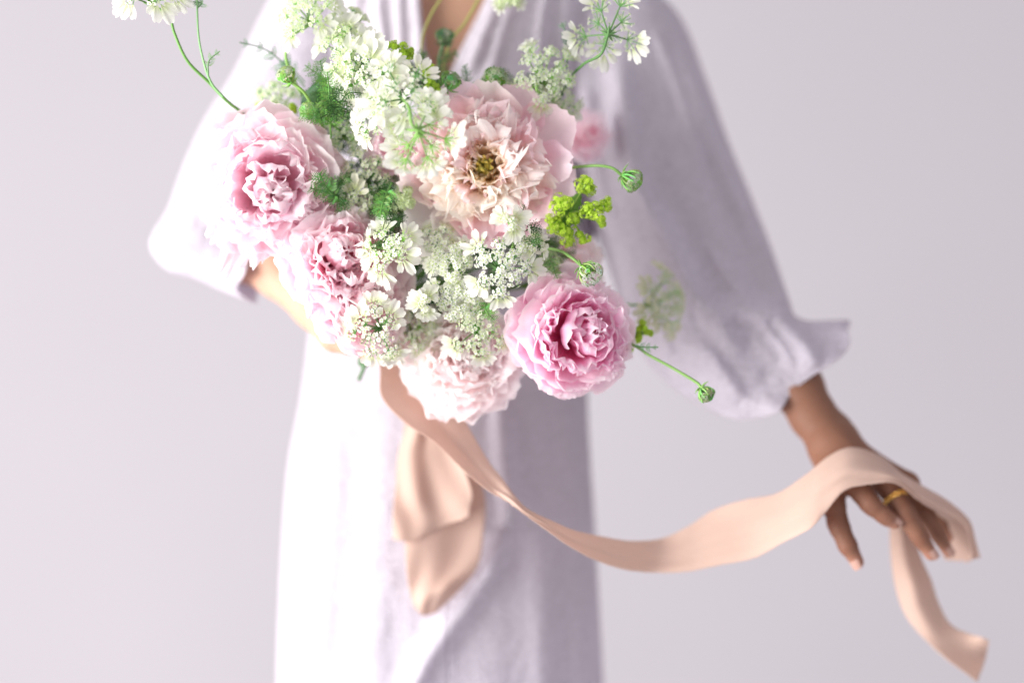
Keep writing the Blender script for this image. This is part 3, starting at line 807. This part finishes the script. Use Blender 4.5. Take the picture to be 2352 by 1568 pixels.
# ------------------------------------------------------------------ lace flowers (umbels)
GREENS = [(.16, .32, .07), (.12, .27, .06), (.22, .40, .10), (.10, .22, .07)]
def floret(A_, rng, c, n, r, col, cg=(.45, .60, .18)):
    e1, e2, n = frame(n); a0 = rng.uniform(0, 6.28); V = []; F = []
    k = 5
    for i in range(k):
        a = a0 + i * 2 * math.pi / k; d = math.cos(a) * e1 + math.sin(a) * e2; t = -math.sin(a) * e1 + math.cos(a) * e2
        b = len(V); rr = r * rng.uniform(.75, 1.15)
        V += [c + d * r * .12, c + d * rr * .65 + t * rr * .44 + n * rr * .12, c + d * rr + n * rr * .05, c + d * rr * .65 - t * rr * .44 + n * rr * .12]
        F.append((b, b + 1, b + 2, b + 3))
    j = rng.uniform(.82, 1.0); A_.add(V, F, tuple(x * j for x in col))
    q = r * .26; V = [c + n * q * 1.2, c + e1 * q, c + e2 * q, c - e1 * q, c - e2 * q]
    A_.add(V, [(0, 1, 2, 2), (0, 2, 3, 3), (0, 3, 4, 4), (0, 4, 1, 1)], cg)

def big_petal(rng, L, W, curl):
    nu, nv = 7, 8; u = np.linspace(-1, 1, nu); v = np.linspace(0, 1, nv); U, Vv = np.meshgrid(u, v)
    Lu = 1 - .42 * np.abs(U) ** 2.6 - .13 * np.exp(-(U / .28) ** 2)
    T = Vv * Lu; wp = .16 + .84 * np.sin(np.minimum(T / .75, 1) * math.pi / 2) ** 1.1
    x = U * W / 2 * wp; yy = T * L; z = curl * L * T ** 2 + .12 * W * U ** 2 * Vv - .05 * L * np.exp(-(U / .3) ** 2) * Vv + .03 * L * np.sin(U * 4 + rng.uniform(0, 6))
    al = T.ravel(); ed = np.zeros(nu * nv)
    return np.stack([x.ravel(), yy.ravel(), z.ravel()], 1), al, ed, np.stack([U.ravel() * .5 + .5, Vv.ravel()], 1), gridfaces(nu, nv)

def umbel(label, px, py, y, Rpx, nrm, seed, n=11, big=(38, 22), bigmin=.5, col=(.90, .90, .80), cg=(.70, .80, .28), fl=13, fr=6.9, stalk=None, dome=.30, name='lace_flower', cat='lace flower', green=None, fan=5, under=False, spread=None, ptint=(1, 1, 1)):
    rng = random.Random(seed); C = P(px, py, y); R = M(Rpx, y); E = frame(nrm); e1, e2, nn = E
    root = thing(name, label, cat, C, 'white lace flowers in the bouquet'); org = C
    hub = C - nn * R * .62; gcol = green or GREENS[seed % 4]
    st = stalk if stalk else [(px * .6 + 940 * .4, py * .6 + 600 * .4, max(y + .05, .095)), (900, 690, .13)]
    A_ = Acc(); pts = [hub] + [P(*q) for q in st]
    V, F = tube(pts, [.0013, .0014, .0016], 7, 26); A_.add(V, F, gcol)
    pos = []
    for i in range(n):
        r = math.sqrt((i + .45) / n) * .86; a = i * 2.39996 + seed + rng.uniform(-.18, .18)
        p = C + R * (r * (math.cos(a) * e1 + math.sin(a) * e2) + nn * (dome * (1 - r * r) - .04 * rng.random()))
        dr = norm(p - hub); out = norm(math.cos(a) * e1 + math.sin(a) * e2); pos.append((p, dr, out, r))
        b = p - dr * R * .16
        V, F = tube([hub, hub * .5 + b * .5 - out * R * .03, b], [.0010, .0008, .0007], 5, 7); A_.add(V, F, gcol)
    for i in range(5):                                           # narrow bracts at the hub
        a = i * 1.256 + seed; d = norm(math.cos(a) * e1 + math.sin(a) * e2 + nn * .4)
        V, F = tube([hub, hub + d * R * .14, hub + d * R * .26 - nn * R * .02], [.0011, .0012, .0003], 5, 6); A_.add(V, F, gcol)
    A_.build('stalk', MAT['stem'], root, org)
    ru = R * .92 / math.sqrt(n) * 1.0
    for (p, dr, out, r) in pos:
        U = Acc(); f1, f2, fn = frame(dr); b = p - dr * R * .16
        for k in range(fl):
            q = math.sqrt((k + .5) / fl); a = k * 2.4 + rng.uniform(-.2, .2)
            c = p + ru * (q * (math.cos(a) * f1 + math.sin(a) * f2) + fn * (.22 * (1 - q * q) + rng.uniform(-.07, .07)))
            t = norm(c - b) * 1.0
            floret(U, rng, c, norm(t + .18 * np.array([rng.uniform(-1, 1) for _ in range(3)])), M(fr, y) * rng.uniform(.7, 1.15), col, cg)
            s = np.cross(t, nn); s = norm(s) * .00035
            U.add([b - s, b + s, c + s, c - s], [(0, 1, 2, 3)], tuple(g * 1.9 for g in gcol))
        u = U.build('umbellet', MAT['tiny'], root, org, smooth=False)
        if big and r > bigmin:
            nb = fan + (1 if rng.random() < .4 else 0)
            for k in range(nb):
                a = math.radians((k - (nb - 1) / 2) * rng.uniform(27, 36)) 
                o2 = norm(out - fn * out.dot(fn)); sd = np.cross(fn, o2)
                d = norm(math.cos(a) * o2 + math.sin(a) * sd + fn * rng.uniform(-.12, .28)); sx = norm(np.cross(d, fn)); nz = np.cross(sx, d)
                edge_f = .45 + .55 * math.cos(a) if fan > 3 else 1
                L = M(big[0], y) * rng.uniform(.8, 1.15) * max(.55, edge_f); W = M(big[1], y) * rng.uniform(.85, 1.15) * max(.7, edge_f)
                Gp, al, ed, uv, F = big_petal(rng, L, W, rng.uniform(-.15, .25))
                base = p + ru * .72 * (math.cos(a) * o2 + math.sin(a) * sd)
                V = base + Gp[:, 0:1] * sx + Gp[:, 1:2] * d + Gp[:, 2:3] * nz
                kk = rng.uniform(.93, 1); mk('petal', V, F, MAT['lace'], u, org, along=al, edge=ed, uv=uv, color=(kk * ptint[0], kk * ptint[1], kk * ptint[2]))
    return root

W_ = (.97, .97, .88); GW = (.86, .92, .68); BG = (.78, .80, .62)
umbel('white lace flower cut by the top edge, alone on the long curved stem', 345, -18, .0, 72, (.1, -.8, .55), 101, n=7, big=(48, 30), stalk=[(388, 35, .005), (400, 75, .005), (430, 140, .01), (480, 190, .02), (530, 240, .03), (590, 278, .06)])
umbel('greenish lace flower over the shoulder of the dress, at the top of the bouquet spray', 700, 30, .03, 74, (-.3, -1, .5), 102, n=11, big=(34, 22), col=GW, bigmin=.7, stalk=[(668, 90, .04), (664, 160, .05), (760, 330, .10)])
umbel('small tight greenish-white umbel tucked between the top spray and lime blossoms', 800, 62, .045, 62, (.2, -1, .6), 103, n=12, big=None, col=GW)
umbel('lace flower with a broad skirt of white petals just below the greenish top spray', 790, 120, .015, 66, (-.2, -1, .1), 104, n=8, big=(46, 30), col=GW)
umbel('full white lace flower with the roundest petals, beside the lime green blossoms', 838, 168, .0, 70, (-.5, -1, -.1), 105, n=8, big=(56, 38), col=W_, bigmin=.35)
umbel('small-flowered greenish umbel right under the upper lime green blossoms', 905, 175, .03, 62, (.1, -1, .3), 106, n=11, big=None, col=(.84, .88, .72))
umbel('blurred white lace flower in front, its stalk crossing above the cream peony', 930, 215, -.055, 84, (.1, -1, .15), 107, n=7, big=(52, 26), col=W_, bigmin=.4, )
umbel('softest white lace flower, out of focus over the edge of the cream peony', 968, 318, -.06, 88, (.1, 1, -.3), 108, n=9, big=(46, 30), col=(.90, .91, .80), bigmin=.4, stalk=[(946, 285, -.085), (940, 250, -.075), (925, 228, -.04), (912, 240, .03)])
umbel('white lace flower hiding the pale pink peony, its petals spilling to the side', 868, 268, -.02, 62, (-.5, -1, -.1), 109, n=7, big=(48, 32), col=W_, bigmin=.4)
umbel('domed white lace flower standing before the neckline, with its dark green stalk fork showing', 1248, 170, .04, 86, (.1, -1, .25), 110, n=13, big=(36, 24), col=(.84, .87, .74), bigmin=.74, fan=4, stalk=[(1232, 205, .02), (1240, 245, .06), (1150, 420, .1)])
umbel('open white lace flower on its own over the upper sleeve, seen through its rays', 1398, 66, .03, 84, (.05, .8, .35), 111, n=8, big=(44, 25), col=(.86, .90, .72), bigmin=.5, stalk=[(1380, 125, .01), (1338, 150, .035), (1300, 200, .06), (1200, 400, .11)], dome=.15)
umbel('little blurred lace flower against the open neckline at the top edge', 1166, -4, .07, 34, (0, -1, -.2), 112, n=5, big=(24, 15), col=GW, stalk=[(1172, -40, .08), (1178, -90, .08)])
umbel('blurred pale green umbel above the blush peony', 632, 232, .085, 62, (-.2, -1, .5), 113, n=11, big=None, col=GW, fr=6)
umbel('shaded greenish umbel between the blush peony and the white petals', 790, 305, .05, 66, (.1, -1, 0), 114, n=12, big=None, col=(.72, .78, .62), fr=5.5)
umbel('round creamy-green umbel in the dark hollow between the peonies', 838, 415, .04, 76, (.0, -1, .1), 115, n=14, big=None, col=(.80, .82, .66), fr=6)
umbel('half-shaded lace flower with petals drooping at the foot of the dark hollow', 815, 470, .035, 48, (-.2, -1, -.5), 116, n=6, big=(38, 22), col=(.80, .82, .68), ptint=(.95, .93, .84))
umbel('small closed pale green umbel touching the cream peony low on its side', 925, 455, .03, 38, (-.3, -1, .2), 117, n=9, big=None, col=(.74, .82, .55))
umbel('white lace flower with long petals beside the deep rose peony heart', 892, 575, -.005, 64, (-.4, -1, .1), 118, n=8, big=(46, 26), col=W_, bigmin=.45)
umbel('crispest white lace flower, a full ring of petals below the cream peony', 1150, 610, -.015, 82, (.05, -1, .1), 119, n=12, big=(42, 26), col=(.98, .98, .92), bigmin=.66, fr=7.6, fl=13)
umbel('white umbel squeezed between the two lace flowers under the cream peony', 1040, 600, .01, 56, (0, -1, .2), 120, n=10, big=(26, 18), bigmin=.7, col=(.98, .98, .90), fr=7.8, fl=12)
umbel('airy greenish umbel hanging under the crispest lace flower', 1052, 680, .015, 70, (.1, -1, -.1), 121, n=13, big=(27, 18), bigmin=.74, col=(.98, .98, .90), fr=7.8, fl=12)
umbel('single small white lace flower on a green stalk above the palest peony', 975, 700, .0, 22, (-.1, -1, -.2), 122, n=3, big=(34, 22), bigmin=.1, stalk=[(1000, 660, .03), (1010, 640, .06)], fan=5)
umbel('white lace flower at the grip, above the hand that holds the stems', 862, 765, .01, 74, (-.2, -1, -.3), 123, n=8, big=(40, 28), col=W_, bigmin=.45)
umbel('blurred white lace flower filling the gap between the lowest pink and palest peonies', 945, 765, .06, 66, (0, -1, 0), 124, n=7, big=(44, 30), col=(.90, .90, .84), bigmin=.3)
umbel('lace flower lying over the top of the palest peony beside the deepest pink one', 1098, 765, .02, 72, (.1, -1, -.2), 125, n=10, big=(36, 24), col=(.82, .84, .70), bigmin=.62)
umbel('tiny white lace flower crossing the lower petals of the cream peony', 1172, 508, -.035, 24, (.1, -1, .3), 126, n=3, big=(38, 24), bigmin=.1, stalk=[(1180, 560, .0), (1160, 600, .03)], fan=5)
umbel('side-on lace flower reaching right from the ring of white petals', 1228, 560, -.01, 26, (.6, -1, .4), 127, n=3, big=(38, 26), bigmin=.1, fan=4)
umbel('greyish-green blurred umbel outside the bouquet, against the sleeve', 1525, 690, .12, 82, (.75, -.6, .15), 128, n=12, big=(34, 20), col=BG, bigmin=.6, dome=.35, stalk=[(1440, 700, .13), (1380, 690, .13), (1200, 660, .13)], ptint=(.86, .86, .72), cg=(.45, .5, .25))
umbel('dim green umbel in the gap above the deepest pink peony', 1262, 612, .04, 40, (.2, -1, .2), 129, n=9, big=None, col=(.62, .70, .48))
umbel('pale umbel half hidden under the petals of the domed lace flower', 1290, 235, .065, 52, (.5, -1, -.1), 130, n=8, big=(34, 22), col=(.80, .82, .72))
umbel('white lace flower peeping out between cream peony and rose-pink peony', 1000, 560, .03, 50, (-.1, -1, .3), 131, n=7, big=(34, 22), col=W_)
umbel('faint greenish umbel to the side of the cream peony top petal', 1130, 215, .06, 56, (0, -1, .3), 132, n=10, big=None, col=(.78, .82, .68))

# ------------------------------------------------------------------ lime green sprigs
def lime(label, clusters, stem_pts, y, seed, leafn=3):
    rng = random.Random(seed); org = P(*stem_pts[0])
    root = thing('lime_green_sprig', label, 'flower sprig', org, 'lime green flower sprigs in the bouquet')
    A_ = Acc(); V, F = tube([P(*q) for q in stem_pts], .0014, 6, 14); A_.add(V, F, (.25, .40, .08))
    sp = P(*stem_pts[-1])
    for (cx, cy, r) in clusters:
        c = P(cx, cy, y + rng.uniform(-.006, .006)); V, F = tube([sp, (sp + c) / 2 + np.array([0, .003, 0]), c], .0009, 5, 6); A_.add(V, F, (.28, .44, .09))
    A_.build('stem', MAT['stem'], root, org)
    for (cx, cy, r) in clusters:
        U = Acc(); c = P(cx, cy, y + rng.uniform(-.006, .006)); rm = M(r * 1.22, y)
        nsub = max(4, int(r / 2.6))
        subs = [c + rm * .55 * np.array([rng.uniform(-1, 1), rng.uniform(-.8, .5), rng.uniform(-1, 1)]) for _ in range(nsub)]
        for sb in subs:
            for k in range(18):
                d = norm([rng.gauss(0, 1), rng.gauss(-.3, 1), rng.gauss(.2, 1)]); p = sb + d * rm * .48 * rng.uniform(.6, 1)
                j = rng.uniform(.75, 1.15); floret(U, rng, p, d, M(5.6, y) * rng.uniform(.7, 1.2), (.64 * j, .86 * j, .10), (.82, .92, .22))
        U.build('flower_cluster', MAT['tiny'], root, org, smooth=False)
    for k in range(leafn):
        cx, cy, r = clusters[k % len(clusters)]; a = sp; b = P(cx, cy, y + .01); d = norm(b - a)
        s = norm(np.cross(d, (0, 1, 0))); L = np.linalg.norm(b - a) * .7; nn_ = 9
        t = np.linspace(0, 1, nn_); wd = np.sin(t * 3.0) * M(13, y) * (1 + .35 * (np.arange(nn_) % 2))
        V = np.concatenate([a + t[:, None] * L * d + wd[:, None] * s, a + t[:, None] * L * d + np.array([0, -.002, 0]), a + t[:, None] * L * d - wd[:, None] * s])
        F = np.concatenate([np.stack([np.arange(nn_ - 1) + o_, np.arange(1, nn_) + o_, np.arange(1, nn_) + o_ + nn_, np.arange(nn_ - 1) + o_ + nn_], 1) for o_ in (0, nn_)])
        mk('leaf', V, F, MAT['leaf'], root, org, tint=(.16, .33, .06))
lime('largest lime green sprig of frothy blossoms between cream peony and sleeve', [(1345, 424, 26), (1288, 470, 26), (1272, 512, 22), (1300, 540, 26), (1340, 545, 16), (1358, 482, 24), (1385, 470, 18), (1384, 510, 14), (1318, 505, 16)], [(1180, 560, .09), (1240, 520, .06), (1305, 490, .035)], .02, 201, 4)
lime('lime green sprig high in the bouquet, on top of the greenish umbel', [(880, 112, 15), (915, 118, 20), (935, 130, 18), (898, 128, 14)], [(900, 240, .08), (905, 180, .04), (908, 150, .03)], .012, 202, 1)
lime('narrow lime green sprig just above the top petal of the cream peony', [(985, 165, 17), (990, 195, 16), (1000, 215, 12)], [(960, 330, .08), (980, 260, .05), (985, 200, .035)], .02, 203, 1)
lime('blurred lime green sprig resting on top of the blush peony', [(605, 250, 15), (640, 256, 16), (668, 250, 13), (560, 290, 9), (548, 298, 9)], [(700, 330, .10), (660, 290, .08), (630, 262, .075)], .07, 204, 1)
lime('little lime green sprig at the outer rim of the deepest pink peony', [(1472, 748, 11), (1488, 765, 10), (1462, 775, 12), (1444, 800, 10), (1455, 752, 8)], [(1380, 740, .11), (1430, 760, .09), (1462, 770, .07)], .06, 205, 1)

# ------------------------------------------------------------------ closed green umbels
def bud(label, px, py, y, Rpx, axis, seed, stalk, white=.5, tone=(.20, .36, .10), cap=(.72, .80, .58)):
    rng = random.Random(seed); C = P(px, py, y); R = M(Rpx, y); e1, e2, n = frame(axis)
    root = thing('closed_umbel', label, 'flower bud', C, 'closed green umbels in the bouquet'); org = C
    base = C - n * R; A_ = Acc()
    V, F = tube([base] + [P(*q) for q in stalk], [.0015, .0014, .0016], 7, 26); A_.add(V, F, tone)
    nr = 12
    for i in range(nr):
        a = i * 2 * math.pi / nr + rng.uniform(-.1, .1); d = math.cos(a) * e1 + math.sin(a) * e2
        V, F = tube([base, base + n * R * .45 + d * R * .62, base + n * R * 1.05 + d * R * .95, base + n * R * 1.5 + d * R * rng.uniform(.75, 1.0)], [.0010, .0009, .0008, .0005], 5, 9)
        A_.add(V, F, tuple(x * rng.uniform(.8, 1.4) for x in tone))
    for i in range(6):
        a = i * 1.05 + seed; d = math.cos(a) * e1 + math.sin(a) * e2
        tip = base + d * R * rng.uniform(.9, 1.3) + n * R * rng.uniform(-.1, .6)
        V, F = tube([base, base * .5 + tip * .5 - n * R * .1, tip], [.0008, .0010, .0002], 5, 6); A_.add(V, F, tone)
    A_.build('stalk', MAT['stem'], root, org)
    U = Acc()
    for k in range(150):
        a = rng.uniform(0, 6.28); q = math.sqrt(rng.random()); hh = rng.random(); d = math.cos(a) * e1 + math.sin(a) * e2
        if k % 3:   p = base + d * R * q * .98 + n * R * (1.25 + .5 * (1 - q * q) + rng.uniform(-.12, .12)); nd = norm(n + d * q)
        else:       p = base + d * R * (.35 + .6 * hh) * 1.05 + n * R * (.25 + 1.05 * hh); nd = norm(d + n * .3)
        wcol = tuple(x * rng.uniform(.85, 1.05) for x in cap) if rng.random() < (white + .25 if k % 3 else white * .4) else tuple(x * rng.uniform(1.0, 2.2) for x in tone)
        floret(U, rng, p, nd, M(6.2, y) * rng.uniform(.7, 1.2), wcol, tone)
    U.build('floret_head', MAT['tiny'], root, org, smooth=False)
bud('closed green umbel on a thin stem curving out from the cream peony', 1452, 414, .02, 27, (.85, -.35, -.45), 301, [(1400, 384, .02), (1340, 382, .03), (1200, 400, .08)], .35)
bud('green umbel with white tips nodding over the deepest pink peony', 1356, 628, -.01, 30, (.6, -.5, -.55), 302, [(1310, 590, .0), (1270, 572, .02), (1150, 560, .09)], .75, cap=(.85, .88, .80))
bud('small green umbel at the end of the long lowest stem, in front of the sleeve', 1622, 905, .02, 20, (.6, -.4, -.75), 303, [(1600, 878, .025), (1540, 842, .03), (1490, 815, .035), (1450, 790, .05), (1330, 740, .12)], .3)
bud('bright green umbel bud highest on the blush peony side', 658, 172, .01, 22, (-.45, -.5, .75), 304, [(700, 215, .02), (730, 270, .04), (800, 400, .1)], .3, tone=(.24, .42, .10))
bud('round pale green bud just under the bright green one', 706, 252, .01, 18, (-.4, -.7, .4), 305, [(745, 235, .03), (760, 300, .08)], .2, tone=(.28, .44, .16), cap=(.6, .72, .42))
bud('dim blurred green umbel in front of the bare chest', 1022, 84, .10, 21, (.1, -.6, .8), 306, [(1010, 130, .11), (1000, 250, .12), (1000, 400, .12)], .1, tone=(.12, .24, .10))
bud('dark green umbel bud between neckline and domed lace flower', 1138, 178, .04, 26, (.3, -.7, .6), 307, [(1110, 185, .06), (1060, 220, .08), (1050, 330, .1)], .25, tone=(.15, .32, .07))
bud('feathery green bud touching the pointed top petal of the cream peony', 1035, 185, .03, 24, (.4, -.5, .8), 308, [(1010, 220, .05), (1000, 330, .1)], .3, tone=(.20, .36, .12))

# ------------------------------------------------------------------ ferny leaves and sprigs
def ferny(A_, rng, pts, n, Lp, tone, w=1.0, n2=4):
    V, F = tube(pts, [.0007 * w, .0005 * w], 4, 14); A_.add(V, F, tone)
    Q = catmull(pts, 40)
    for i in range(n):
        t = .2 + .8 * (i + .5) / n; k = min(38, int(t * 39)); p = Q[k]; d = norm(Q[k + 1] - Q[max(0, k - 1)]); s = norm(np.cross(d, [rng.uniform(-.3, .3), 1, rng.uniform(-.3, .3)]))
        for sg in (-1, 1):
            L = Lp * (1.15 - t * .7) * rng.uniform(.75, 1.2); dd = norm(d * .75 + s * sg + np.array([0, rng.uniform(-.3, .3), 0]))
            for m in range(n2 + 1):
                q = p + dd * L * m / n2 * .8; s2 = norm(np.cross(dd, (0, 1, 0)))
                for s3 in ((-1, 1) if m < n2 else (0,)):
                    e = norm(dd * .9 + s2 * s3 * .8); l2 = L * (.45 - .06 * m); ww = norm(np.cross(e, (0, 1, .2))) * l2 * .16
                    A_.add([q, q + e * l2 * .5 + ww, q + e * l2, q + e * l2 * .5 - ww], [(0, 1, 2, 3)], tuple(x * rng.uniform(.8, 1.25) for x in tone))
            A_.add([p, p + dd * L * .8 + np.array([.0002, 0, .0002]), p + dd * L * .8, p], [(0, 1, 2, 2)], tone)

def sprig(label, pts, n, Lpx, seed, tone=(.14, .30, .10), n2=4, name='ferny_leaf'):
    rng = random.Random(seed); org = P(*pts[0]); A_ = Acc(); ferny(A_, rng, [P(*q) for q in pts], n, M(Lpx, pts[0][2]), tone, 1.2, n2)
    o = A_.build(name, MAT['leaf'], None, org, smooth=False); o.location = tuple(org)
    o['label'] = label; o['category'] = 'leaf'; o['group'] = 'ferny leaves in the bouquet'
sprig('thin grey-green ferny leaf pointing left over the shoulder edge of the dress', [(700, 200, .08), (650, 145, .07), (605, 112, .06), (550, 98, .05)], 4, 34, 401, (.16, .30, .16))
sprig('wispy leaf drooping beside the closed bud, in front of the puffed sleeve', [(700, 190, .09), (672, 160, .09), (655, 145, .09), (635, 178, .09)], 4, 26, 402, (.18, .30, .18))
sprig('small feathery leaf on the second curved stem by the grey wall', [(478, 172, .01), (480, 140, .01), (505, 118, .01)], 3, 20, 403, (.20, .36, .16))
sprig('small leaf standing up beside the pointed petal tip of the cream peony', [(1060, 230, .05), (1072, 180, .05), (1066, 150, .05)], 5, 26, 404, (.16, .28, .16))
sprig('thin leaf branching over the pleats left of the open lace flower', [(1300, 160, .06), (1306, 100, .06), (1290, 52, .06)], 4, 26, 405, (.14, .28, .14))
sprig('tiny leaf on the long lowest stem in front of the sleeve', [(1458, 793, .03), (1480, 797, .03), (1512, 797, .03)], 3, 20, 406, (.14, .30, .12))
sprig('dark leaf lying on the chest below the dim green umbel', [(1000, 200, .09), (1015, 140, .10), (1050, 120, .10)], 5, 32, 407, (.12, .24, .09))
sprig('bright ferny leaf fanning above the dark round leaf', [(770, 290, .05), (752, 210, .03), (735, 140, .02)], 8, 46, 408, (.12, .28, .06))
sprig('bright ferny leaf beside the skirt of white petals', [(790, 270, .05), (765, 200, .03), (700, 150, .025)], 7, 40, 409, (.17, .37, .09))
sprig('serrated dark leaf poking out over the blush peony edge', [(820, 470, .05), (760, 445, .02), (712, 432, .0)], 6, 44, 410, (.09, .22, .05))
sprig('ferny leaf in the hollow above the rose-pink peony', [(900, 560, .06), (880, 500, .03), (868, 450, .02)], 7, 38, 411, (.15, .34, .08))
sprig('tallest bright ferny leaf between the round dark leaf and the white petals', [(760, 320, .03), (758, 240, .0), (752, 165, -.005)], 8, 44, 414, (.13, .30, .06))
sprig('ferny leaf arching left over the top of the blush peony', [(780, 300, .02), (730, 262, -.005), (690, 262, -.005)], 7, 40, 415, (.13, .30, .06))
sprig('dark leaf spray in the hollow beside the blush peony heart', [(790, 470, .02), (750, 430, -.02), (735, 400, -.02)], 6, 46, 416, (.08, .20, .05))
sprig('green leaf spray hanging beside the small closed umbel', [(900, 420, .02), (880, 465, -.005), (872, 505, -.005)], 6, 38, 417, (.15, .34, .08))
sprig('green leaf spray peeping out under the crispest lace flower', [(1120, 690, .03), (1115, 712, .0), (1135, 735, .0)], 5, 32, 418, (.14, .31, .08))
sprig('pointed leaves beneath the lime green sprig', [(1230, 590, .07), (1262, 600, .03), (1280, 640, .02)], 6, 32, 412, (.13, .28, .08))

# long curved stem partner and grass-like stalks
def stalk_thing(label, pts, r, tone, seed, name='stem'):
    org = P(*pts[0]); V, F = tube([P(*q) for q in pts], r, 7, 40)
    o = mk(name, V, F, MAT['stem'], None, org, tint=tone); o.location = tuple(org); o['label'] = label; o['category'] = 'stem'; o['group'] = 'bare stems in the bouquet'
stalk_thing('second thin stem forking up to the top edge from the long curved stem', [(512, 222, .02), (485, 190, .015), (466, 135, .01), (455, 70, .01), (452, -40, .01)], [.0013, .0010, .0009], (.20, .38, .16), 1)
stalk_thing('yellow-green stem slanting up across the bare chest', [(1000, 260, .11), (1030, 110, .12), (1070, 50, .12), (1120, -40, .12)], .0012, (.36, .38, .10), 2)
stalk_thing('curling olive stem crossing the neckline edge near the chest', [(975, 220, .11), (968, 110, .12), (985, 45, .12), (1030, -30, .12)], .0011, (.36, .36, .10), 3)
sprig('grey-green wisp at the top edge on the second thin stem', [(452, 20, .01), (462, 8, .01), (430, 4, .01)], 4, 22, 413, (.18, .32, .16))

# round dark leaf
rng = random.Random(5)
u_, v_ = np.meshgrid(np.linspace(-1, 1, 13), np.linspace(0, 1, 13)); u_ = u_.ravel(); v_ = v_.ravel()
c0 = P(725, 280, .05); wl = np.sin(np.clip(v_, .02, .98) * math.pi) ** .6 * M(44)
Vl = c0 + np.stack([u_ * wl + M(18) * v_, -.012 * v_ + .006 * u_ ** 2, v_ * M(95)], 1)
o = mk('leaf', Vl, gridfaces(13, 13), MAT['leaf'], None, c0, tint=(.06, .15, .06)); o.location = tuple(c0)
o['label'] = 'smooth dark green rounded leaf behind the pale green buds'; o['category'] = 'leaf'

# dense foliage inside the bouquet
rng = random.Random(77); A_ = Acc()
patches = [(778, 440, 30, .03), (862, 452, 40, .02), (884, 520, 30, .01), (1212, 545, 34, -.005), (770, 245, 34, .0), (770, 260, 60, .06), (760, 215, 45, .05), (745, 440, 38, .045), (820, 400, 80, .075), (870, 450, 70, .065), (890, 520, 55, .06), (850, 330, 80, .085), (960, 560, 90, .085), (1060, 650, 90, .08), (1150, 560, 80, .075), (1210, 560, 60, .07), (1260, 590, 45, .075),
           (1000, 640, 90, .09), (1290, 500, 45, .06), (960, 200, 70, .075), (900, 200, 70, .07), (850, 150, 60, .06), (1100, 230, 50, .09), (1230, 190, 50, .085), (950, 720, 80, .095), (1100, 740, 70, .09), (1000, 420, 160, .12), (800, 560, 140, .125), (1120, 560, 170, .13), (730, 380, 100, .11), (880, 700, 100, .125)]
for (cx, cy, r, y) in patches:
    for k in range(int(5 + r * .14)):
        a = rng.uniform(0, 6.28); q = math.sqrt(rng.random()) * r * .8; b = (cx + q * math.cos(a), cy + q * math.sin(a), y + rng.uniform(-.01, .02))
        a2 = rng.uniform(0, 6.28); l = rng.uniform(30, 55)
        pts = [P(*b), P(b[0] + l * .5 * math.cos(a2), b[1] + l * .5 * math.sin(a2), b[2] - .006), P(b[0] + l * math.cos(a2 + .4), b[1] + l * math.sin(a2 + .4), b[2] + rng.uniform(-.012, .012))]
        ferny(A_, rng, pts, 5, M(26), rng.choice([(.045, .12, .03), (.06, .15, .035), (.035, .09, .025)] if y < .03 else [(.06, .15, .04), (.08, .19, .045), (.04, .11, .03), (.10, .23, .06)]), 1, 3)
o = A_.build('foliage', MAT['leaf'], None, (0, 0, 0), smooth=False); o['kind'] = 'stuff'; o['label'] = 'dark ferny foliage filling the gaps between the flowers'; o['category'] = 'foliage'

# stem bundle in the gripping hand
bo = P(840, 800, .10); root = thing('stem_bundle', 'green stem ends gripped in the hand, one tip showing against the white dress', 'stems', bo)
rng = random.Random(9)
for i in range(11):
    a = i * .57; dx = 16 * math.cos(a); dz = .010 * math.sin(a)
    ends = (824, 872) if i == 0 else (835 + rng.uniform(-10, 20), 838 + rng.uniform(-14, 4))
    pts = [(900 + dx, 690, .125 + dz), (868 + dx * .7, 760, .105 + dz * .8), (842 + dx * .6, 810, .108 + dz * .8), (ends[0], ends[1], .125 + dz)]
    V, F = tube([P(*q) for q in pts], .0021, 8, 16); mk('stem', V, F, MAT['stem'], root, bo, tint=(.09, .17 + .01 * (i % 4), .08))
